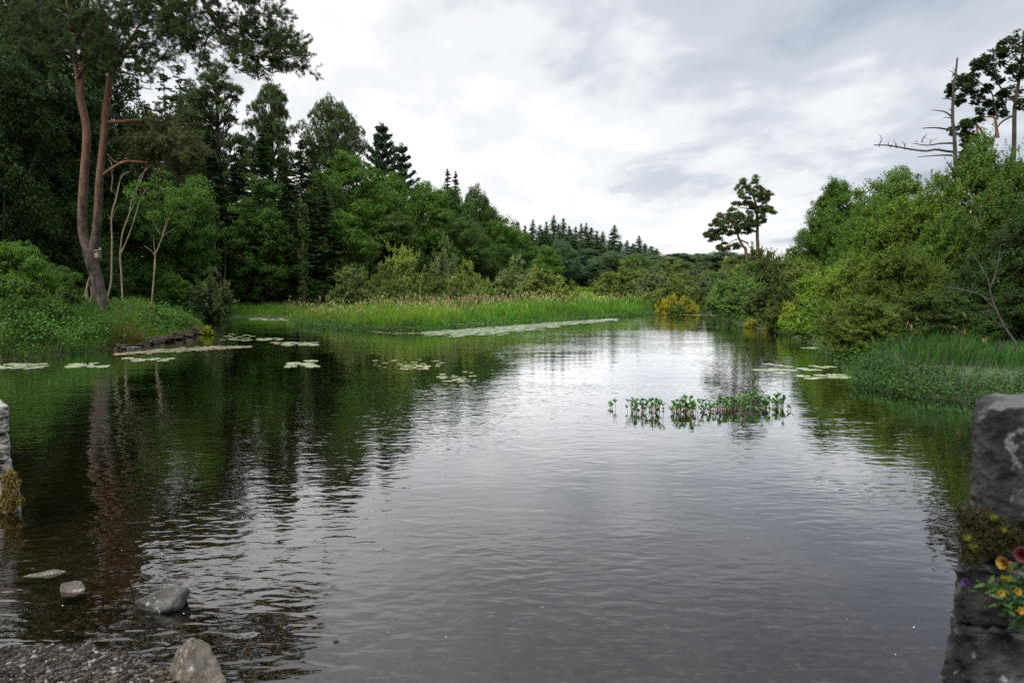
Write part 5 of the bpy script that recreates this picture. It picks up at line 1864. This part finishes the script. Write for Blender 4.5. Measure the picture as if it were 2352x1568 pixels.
# gravel at the near left shore
def gravel():
    rng = np.random.default_rng(8)
    base = bmesh.new()
    bmesh.ops.create_icosphere(base, subdivisions=1, radius=1.0)
    bv = np.array([v.co for v in base.verts]); bf = [[v.index for v in f.verts] for f in base.faces]
    base.free()
    P = np.column_stack([rng.uniform(-4.6, 1.2, 52000), rng.uniform(2.9, 6.2, 52000)])
    d = sdist(P, WATER)
    k = (d > -.9) & (rng.uniform(size=len(P)) < np.where(d > -.12, .95, .34)) & (d < 1.6)
    P = P[k]
    z = ground_z(P)
    V, F = [], []
    n0 = 0
    cols = rng.uniform(size=len(P))
    for i, (p, zz) in enumerate(zip(P, z)):
        s = rng.gamma(2.2, .0032) + .004
        v = bv * (1 + rng.normal(size=bv.shape) * .13) * s * np.array([1.1, .85, .55])
        a = rng.uniform(0, 6.28)
        ca, sa = math.cos(a), math.sin(a)
        v = v @ np.array([[ca, sa, 0], [-sa, ca, 0], [0, 0, 1]])
        V.append(v + np.array([p[0], p[1], zz + s * .25]))
        F.append(np.array(bf) + n0)
        n0 += len(bv)
    V = np.concatenate(V); F = np.concatenate(F)
    me = bpy.data.meshes.new("gravel")
    me.vertices.add(len(V)); me.vertices.foreach_set("co", V.astype(np.float32).ravel())
    me.loops.add(len(F) * 3); me.loops.foreach_set("vertex_index", F.astype(np.int32).ravel())
    me.polygons.add(len(F)); me.polygons.foreach_set("loop_start", np.arange(0, len(F) * 3, 3, dtype=np.int32))
    me.update(calc_edges=True)
    m, t = new_mat("pebble")
    geo = N(t, "ShaderNodeNewGeometry")
    c = ramp(t, geo.outputs["Random Per Island"], [(0, (.008, .006, .005)), (.5, (.030, .022, .016)), (.8, (.055, .040, .027)), (.95, (.09, .08, .065)), (1, (.25, .235, .21))])
    p = N(t, "ShaderNodeBsdfPrincipled", Roughness=.8)
    p.inputs["Specular IOR Level"].default_value = .15
    L(t, c, p.inputs["Base Color"])
    out_surf(t, p.outputs[0])
    me.materials.append(m)
    stuff("gravel", me)


gravel()

# white petals and foam flecks drifting on the water
rng = np.random.default_rng(91)
g = G()
for _ in range(28):
    y = 860 + 700 * rng.uniform() ** 1.2
    x = rng.uniform(0, 2150)
    c = onz(x, y)
    if sdist(c[None, :2], WATER)[0] > -.1:
        continue
    s = rng.uniform(.003, .006) * (1 + c[1] * .05)
    a = rng.uniform(0, 6.28)
    e = np.array([math.cos(a), math.sin(a), 0]) * s
    f = np.array([-math.sin(a), math.cos(a), 0]) * s * .7
    q = np.array([c[0], c[1], .01])
    g.add([q - e, q - f, q + e, q + f], [(0, 1, 2, 3)])
stuff("floating_petals", g.mesh("floating_petals", flat_mat("white_petal", (.75, .74, .70))))


# ------------------------------------------------------------------ stone wall ends either side
def block(name, parent, lo, hi, seed, mat, amp=.03, n=56, shear=0.74, pw=12.0):
    """rough quarried block: a finely divided box, rounded and roughened; profile(z) shifts its outer face"""
    lo, hi = np.array(lo), np.array(hi)
    bm = bmesh.new()
    bmesh.ops.create_cube(bm, size=2)
    bmesh.ops.subdivide_edges(bm, edges=bm.edges[:], cuts=n, use_grid_fill=True)
    c, h = (lo + hi) / 2, (hi - lo) / 2
    for v in bm.verts:
        q = np.array(v.co)
        nn = (np.abs(q) ** pw).sum() ** (1 / pw)
        q = q / nn * (1.0)
        wpos = c + q * h
        d = mnoise.fractal(Vector(wpos * 3.1) + Vector((seed * 3.3, 0, 0)), 1.0, 2.0, 6)
        d2 = mnoise.noise(Vector(wpos * 1.6) + Vector((0, seed * 2.1, 0)))
        nrm = q * (np.abs(q) ** (pw - 2)); nrm = nrm / (np.linalg.norm(nrm) + 1e-9)
        d3 = mnoise.fractal(Vector(wpos * 11.0) + Vector((0, 0, seed * 1.9)), 0.9, 2.0, 4)
        wpos = wpos + nrm * (d * amp + d2 * amp * 1.1 - abs(d3) * amp * 1.0)
        wpos[0] += shear * (wpos[1] - lo[1])
        v.co = Vector(wpos)
    me = bpy.data.meshes.new(name); bm.to_mesh(me); bm.free()
    me.materials.append(mat)
    me.polygons.foreach_set("use_smooth", np.ones(len(me.polygons), bool))
    return obj(name, me, parent)


wy = 1.95
wall = thing("stone_wall", "dark rough stone wall end at the right edge, mossy and blurred by closeness", "wall", (1.6, wy, 0))
wall["kind"] = "thing"


def wl(px, py, dy=-.2):
    p = at(px, py, wy + dy)
    return p[0] - 1.6, p[2]


x0, _ = wl(2226, 1050)
zt = wl(2226, 908, -.03)[1]
_, zb = wl(2222, 1215)
block("coping_stone", wall, (x0, -.2, zb), (x0 + .9, .0, zt), 1, M_WALL, .022, 70)
x1, _ = wl(2246, 1240)
_, zb2 = wl(2222, 1300)
block("wall_stone", wall, (x1, -.17, zb2 - .03), (x1 + .9, .04, zb + .02), 2, M_WALL, .03, 50)
x2, _ = wl(2166, 1370)
_, zb3 = wl(2222, 1440)
block("wall_stone", wall, (x2, -.22, zb3), (x2 + .9, .03, zb2), 3, M_WALL, .035, 60)
x3, _ = wl(2132, 1500)
block("wall_stone", wall, (x3, -.25, zb3 - .5), (x3 + 1.0, .05, zb3 + .03), 4, M_WALL, .04, 70)
block("wall_stone", wall, (x3 + .02, -.24, -.4), (x3 + 1.0, .05, zb3 - .48), 5, M_WALL, .04, 40)

# moss and small ferns in the joint
rng = np.random.default_rng(12)


def moss_patch(name, spots, color, per=1500, r=.045, leaf=.006, dy=-.22):
    g = G()
    for (px, py, k) in spots:
        p = at(px, py, wy + dy) - np.array([1.6, wy, 0])
        n = int(per * k)
        d = rdir(rng, n)
        C = p + d * r * k * rng.uniform(.4, 1, (n, 1)) * np.array([1, .9, .8])
        s = leaf * rng.uniform(.6, 1.3, n)
        leaves(g, C, d + rdir(rng, n) * .5, s, s * .6, rng)
    return obj(name, g.mesh(name, M_LEAF), wall, color)


moss_patch("moss", [(2222, 1180, .9), (2240, 1195, 1), (2262, 1215, 1), (2225, 1230, .9), (2245, 1250, 1.1), (2232, 1275, .9), (2275, 1240, 1), (2215, 1165, .5), (2290, 1260, .8), (2300, 1215, .9), (2265, 1185, .7), (2320, 1225, .8), (2340, 1245, .9)], (.040, .034, .012))
moss_patch("bright_moss", [(2234, 1252, .4), (2222, 1236, .35), (2282, 1188, .35), (2305, 1218, .3), (2316, 1330, .55), (2312, 1365, .5), (2318, 1300, .4)], (.16, .16, .02), 900, .035, .006, -.24)

# trailing bedding plant with yellow and red trumpets
M_YF = flat_mat("yellow_petal", (.26, .165, .012), .5, .3, .25)  # yellow and red petals darkened to carry the shade on them
M_RF = flat_mat("red_petal", (.06, .005, .008), .5, .3, .2)
M_PF = flat_mat("purple_petal", (.05, .012, .09), .5, .3, .2)
M_CF = flat_mat("cream_petal", (.55, .50, .30), .6, .3, .2)


def wp(px, py, dy):
    return at(px, py, wy + dy)


def planter():
    rng = np.random.default_rng(66)
    b = wp(2320, 1400, -.27)
    o = thing("bedding_plant", "trailing green plant with yellow and red trumpet flowers on the wall", "plant", b)
    gs, gl = G(), G()
    tips = [(2238, 1345, -.30), (2262, 1362, -.32), (2225, 1358, -.30), (2290, 1388, -.34), (2310, 1395, -.34), (2330, 1380, -.34), (2345, 1300, -.36), (2340, 1330, -.34), (2350, 1400, -.36), (2300, 1415, -.32), (2325, 1430, -.32), (2270, 1395, -.32), (2350, 1360, -.35), (2335, 1445, -.32), (2360, 1440, -.34)]
    for t in tips:
        e = wp(*t)
        s = b + rng.normal(size=3) * .02 + np.array([.03, .02, 0])
        p = spline([s, (s + e) / 2 + np.array([0, -.02, .03]), e], 7)
        tube(gs, p - b, np.linspace(.004, .002, 7), 5)
        for k in range(13):
            i = rng.integers(2, 7)
            a = rng.uniform(0, 2 * PI)
            d = np.array([math.cos(a), math.sin(a) * .6 - .3, rng.uniform(-.2, .9)])
            leaflet(gl, p[i] - b + rng.normal(size=3) * .006, d, np.array([0, -.6, .8]) + rng.normal(size=3) * .4, rng.uniform(.018, .034), rng.uniform(.008, .013))
    obj("stems", gs.mesh("stems", M_STEM, True), o)
    obj("leaves", gl.mesh("leaves", leaf_mat("petunia_leaf", .55, .3, .2, base=(.035, .08, .018), clump=9.0)), o)

    def trumpet(px, py, dy, d, ln, r, mat, rim=None):
        c = wp(px, py, dy) - b
        d = unit(np.array(d, float))
        a = unit(np.cross(d, [0.1, .2, 1])); bb = np.cross(d, a)
        g, gr = G(), G()
        prof = [(0, .12), (.35, .2), (.65, .34), (.85, .62), (1.0, 1.0), (.97, 1.12)]
        n = 30
        rings = []
        for u, k in prof:
            w_ = 1 + (.05 * np.cos(5 * np.arange(n) / n * 2 * PI) if k > .6 else 0)
            ang = np.arange(n) / n * 2 * PI
            rings.append(c - d * ln * (1 - u) + (np.cos(ang)[:, None] * a + np.sin(ang)[:, None] * bb) * (r * k * w_)[..., None] if k > .6 else c - d * ln * (1 - u) + (np.cos(ang)[:, None] * a + np.sin(ang)[:, None] * bb) * r * k)
        def quads(i0, i1):
            f = []
            for i in range(i0, i1):
                for j in range(n):
                    k = (j + 1) % n
                    f.append((i * n + j, i * n + k, (i + 1) * n + k, (i + 1) * n + j))
            return f
        V = np.vstack(rings)
        g.add(V, quads(0, 4 if rim else 5))
        fo = obj("flower", g.mesh("flower", mat, True), o)
        if rim:
            g2 = G(); g2.add(V, quads(4, 5))
            g2.add(np.vstack([rings[2], rings[3] * .995 + rings[2] * .005]), [(j, (j + 1) % n, n + (j + 1) % n, n + j) for j in range(n)])
            obj("petal_rim", g2.mesh("petal_rim", rim, True), fo)
    trumpet(2300, 1292, -.35, (-1, -.22, .12), .05, .015, M_YF, M_RF)
    trumpet(2348, 1274, -.37, (-.7, -.7, .3), .045, .017, M_RF)
    trumpet(2214, 1336, -.32, (-1, -.1, .4), .032, .010, M_PF)
    trumpet(2302, 1362, -.36, (.1, -.9, .4), .02, .008, M_YF)
    trumpet(2340, 1358, -.37, (.1, -.9, .4), .02, .008, M_YF)
    trumpet(2346, 1402, -.37, (.1, -.9, .4), .02, .008, M_YF)


planter()

# wall end on the left edge
wy2 = 7.4
lw = thing("stone_wall", "weathered pale stone wall end at the left edge with mossy foot", "wall", (-5.9, wy2 + .5, 0))
lw["kind"] = "thing"


def lx(px, py):
    p = at(px, py, wy2)
    return p[0] + 5.9, p[2]


M_WALLL = stone_mat("pale_wall_stone", (.08, .075, .065), (.24, .225, .195), (.42, .40, .36), 4.0, bump=.03)
ys = [930, 1000, 1065, 1105, 1192]
xs = [22, 28, 34, 44]
for i in range(4):
    xa, za = lx(xs[i], ys[i])
    _, zb_ = lx(xs[i], ys[i + 1])
    block("wall_stone", lw, (xa - 1.2, -.5, zb_ + (-.4 if i == 3 else .012)), (xa, .5, za), 20 + i, M_WALLL, .035, 30, shear=-.85)
g = G()
for k in range(60):
    p = at(22 + rng.normal() * 8, rng.uniform(1085, 1178), wy2 - .02) - np.array([-5.9, wy2 + .5, 0])
    n = 130
    d = rdir(rng, n)
    C = p + d * .05 * rng.uniform(.3, 1, (n, 1))
    C[:, 2] -= rng.uniform(0, .05, n)
    leaves(g, C, d + rdir(rng, n) * .5, .03 * rng.uniform(.6, 1.3, n), .014, rng)
obj("moss", g.mesh("moss", M_LEAF), lw, (.13, .10, .028))
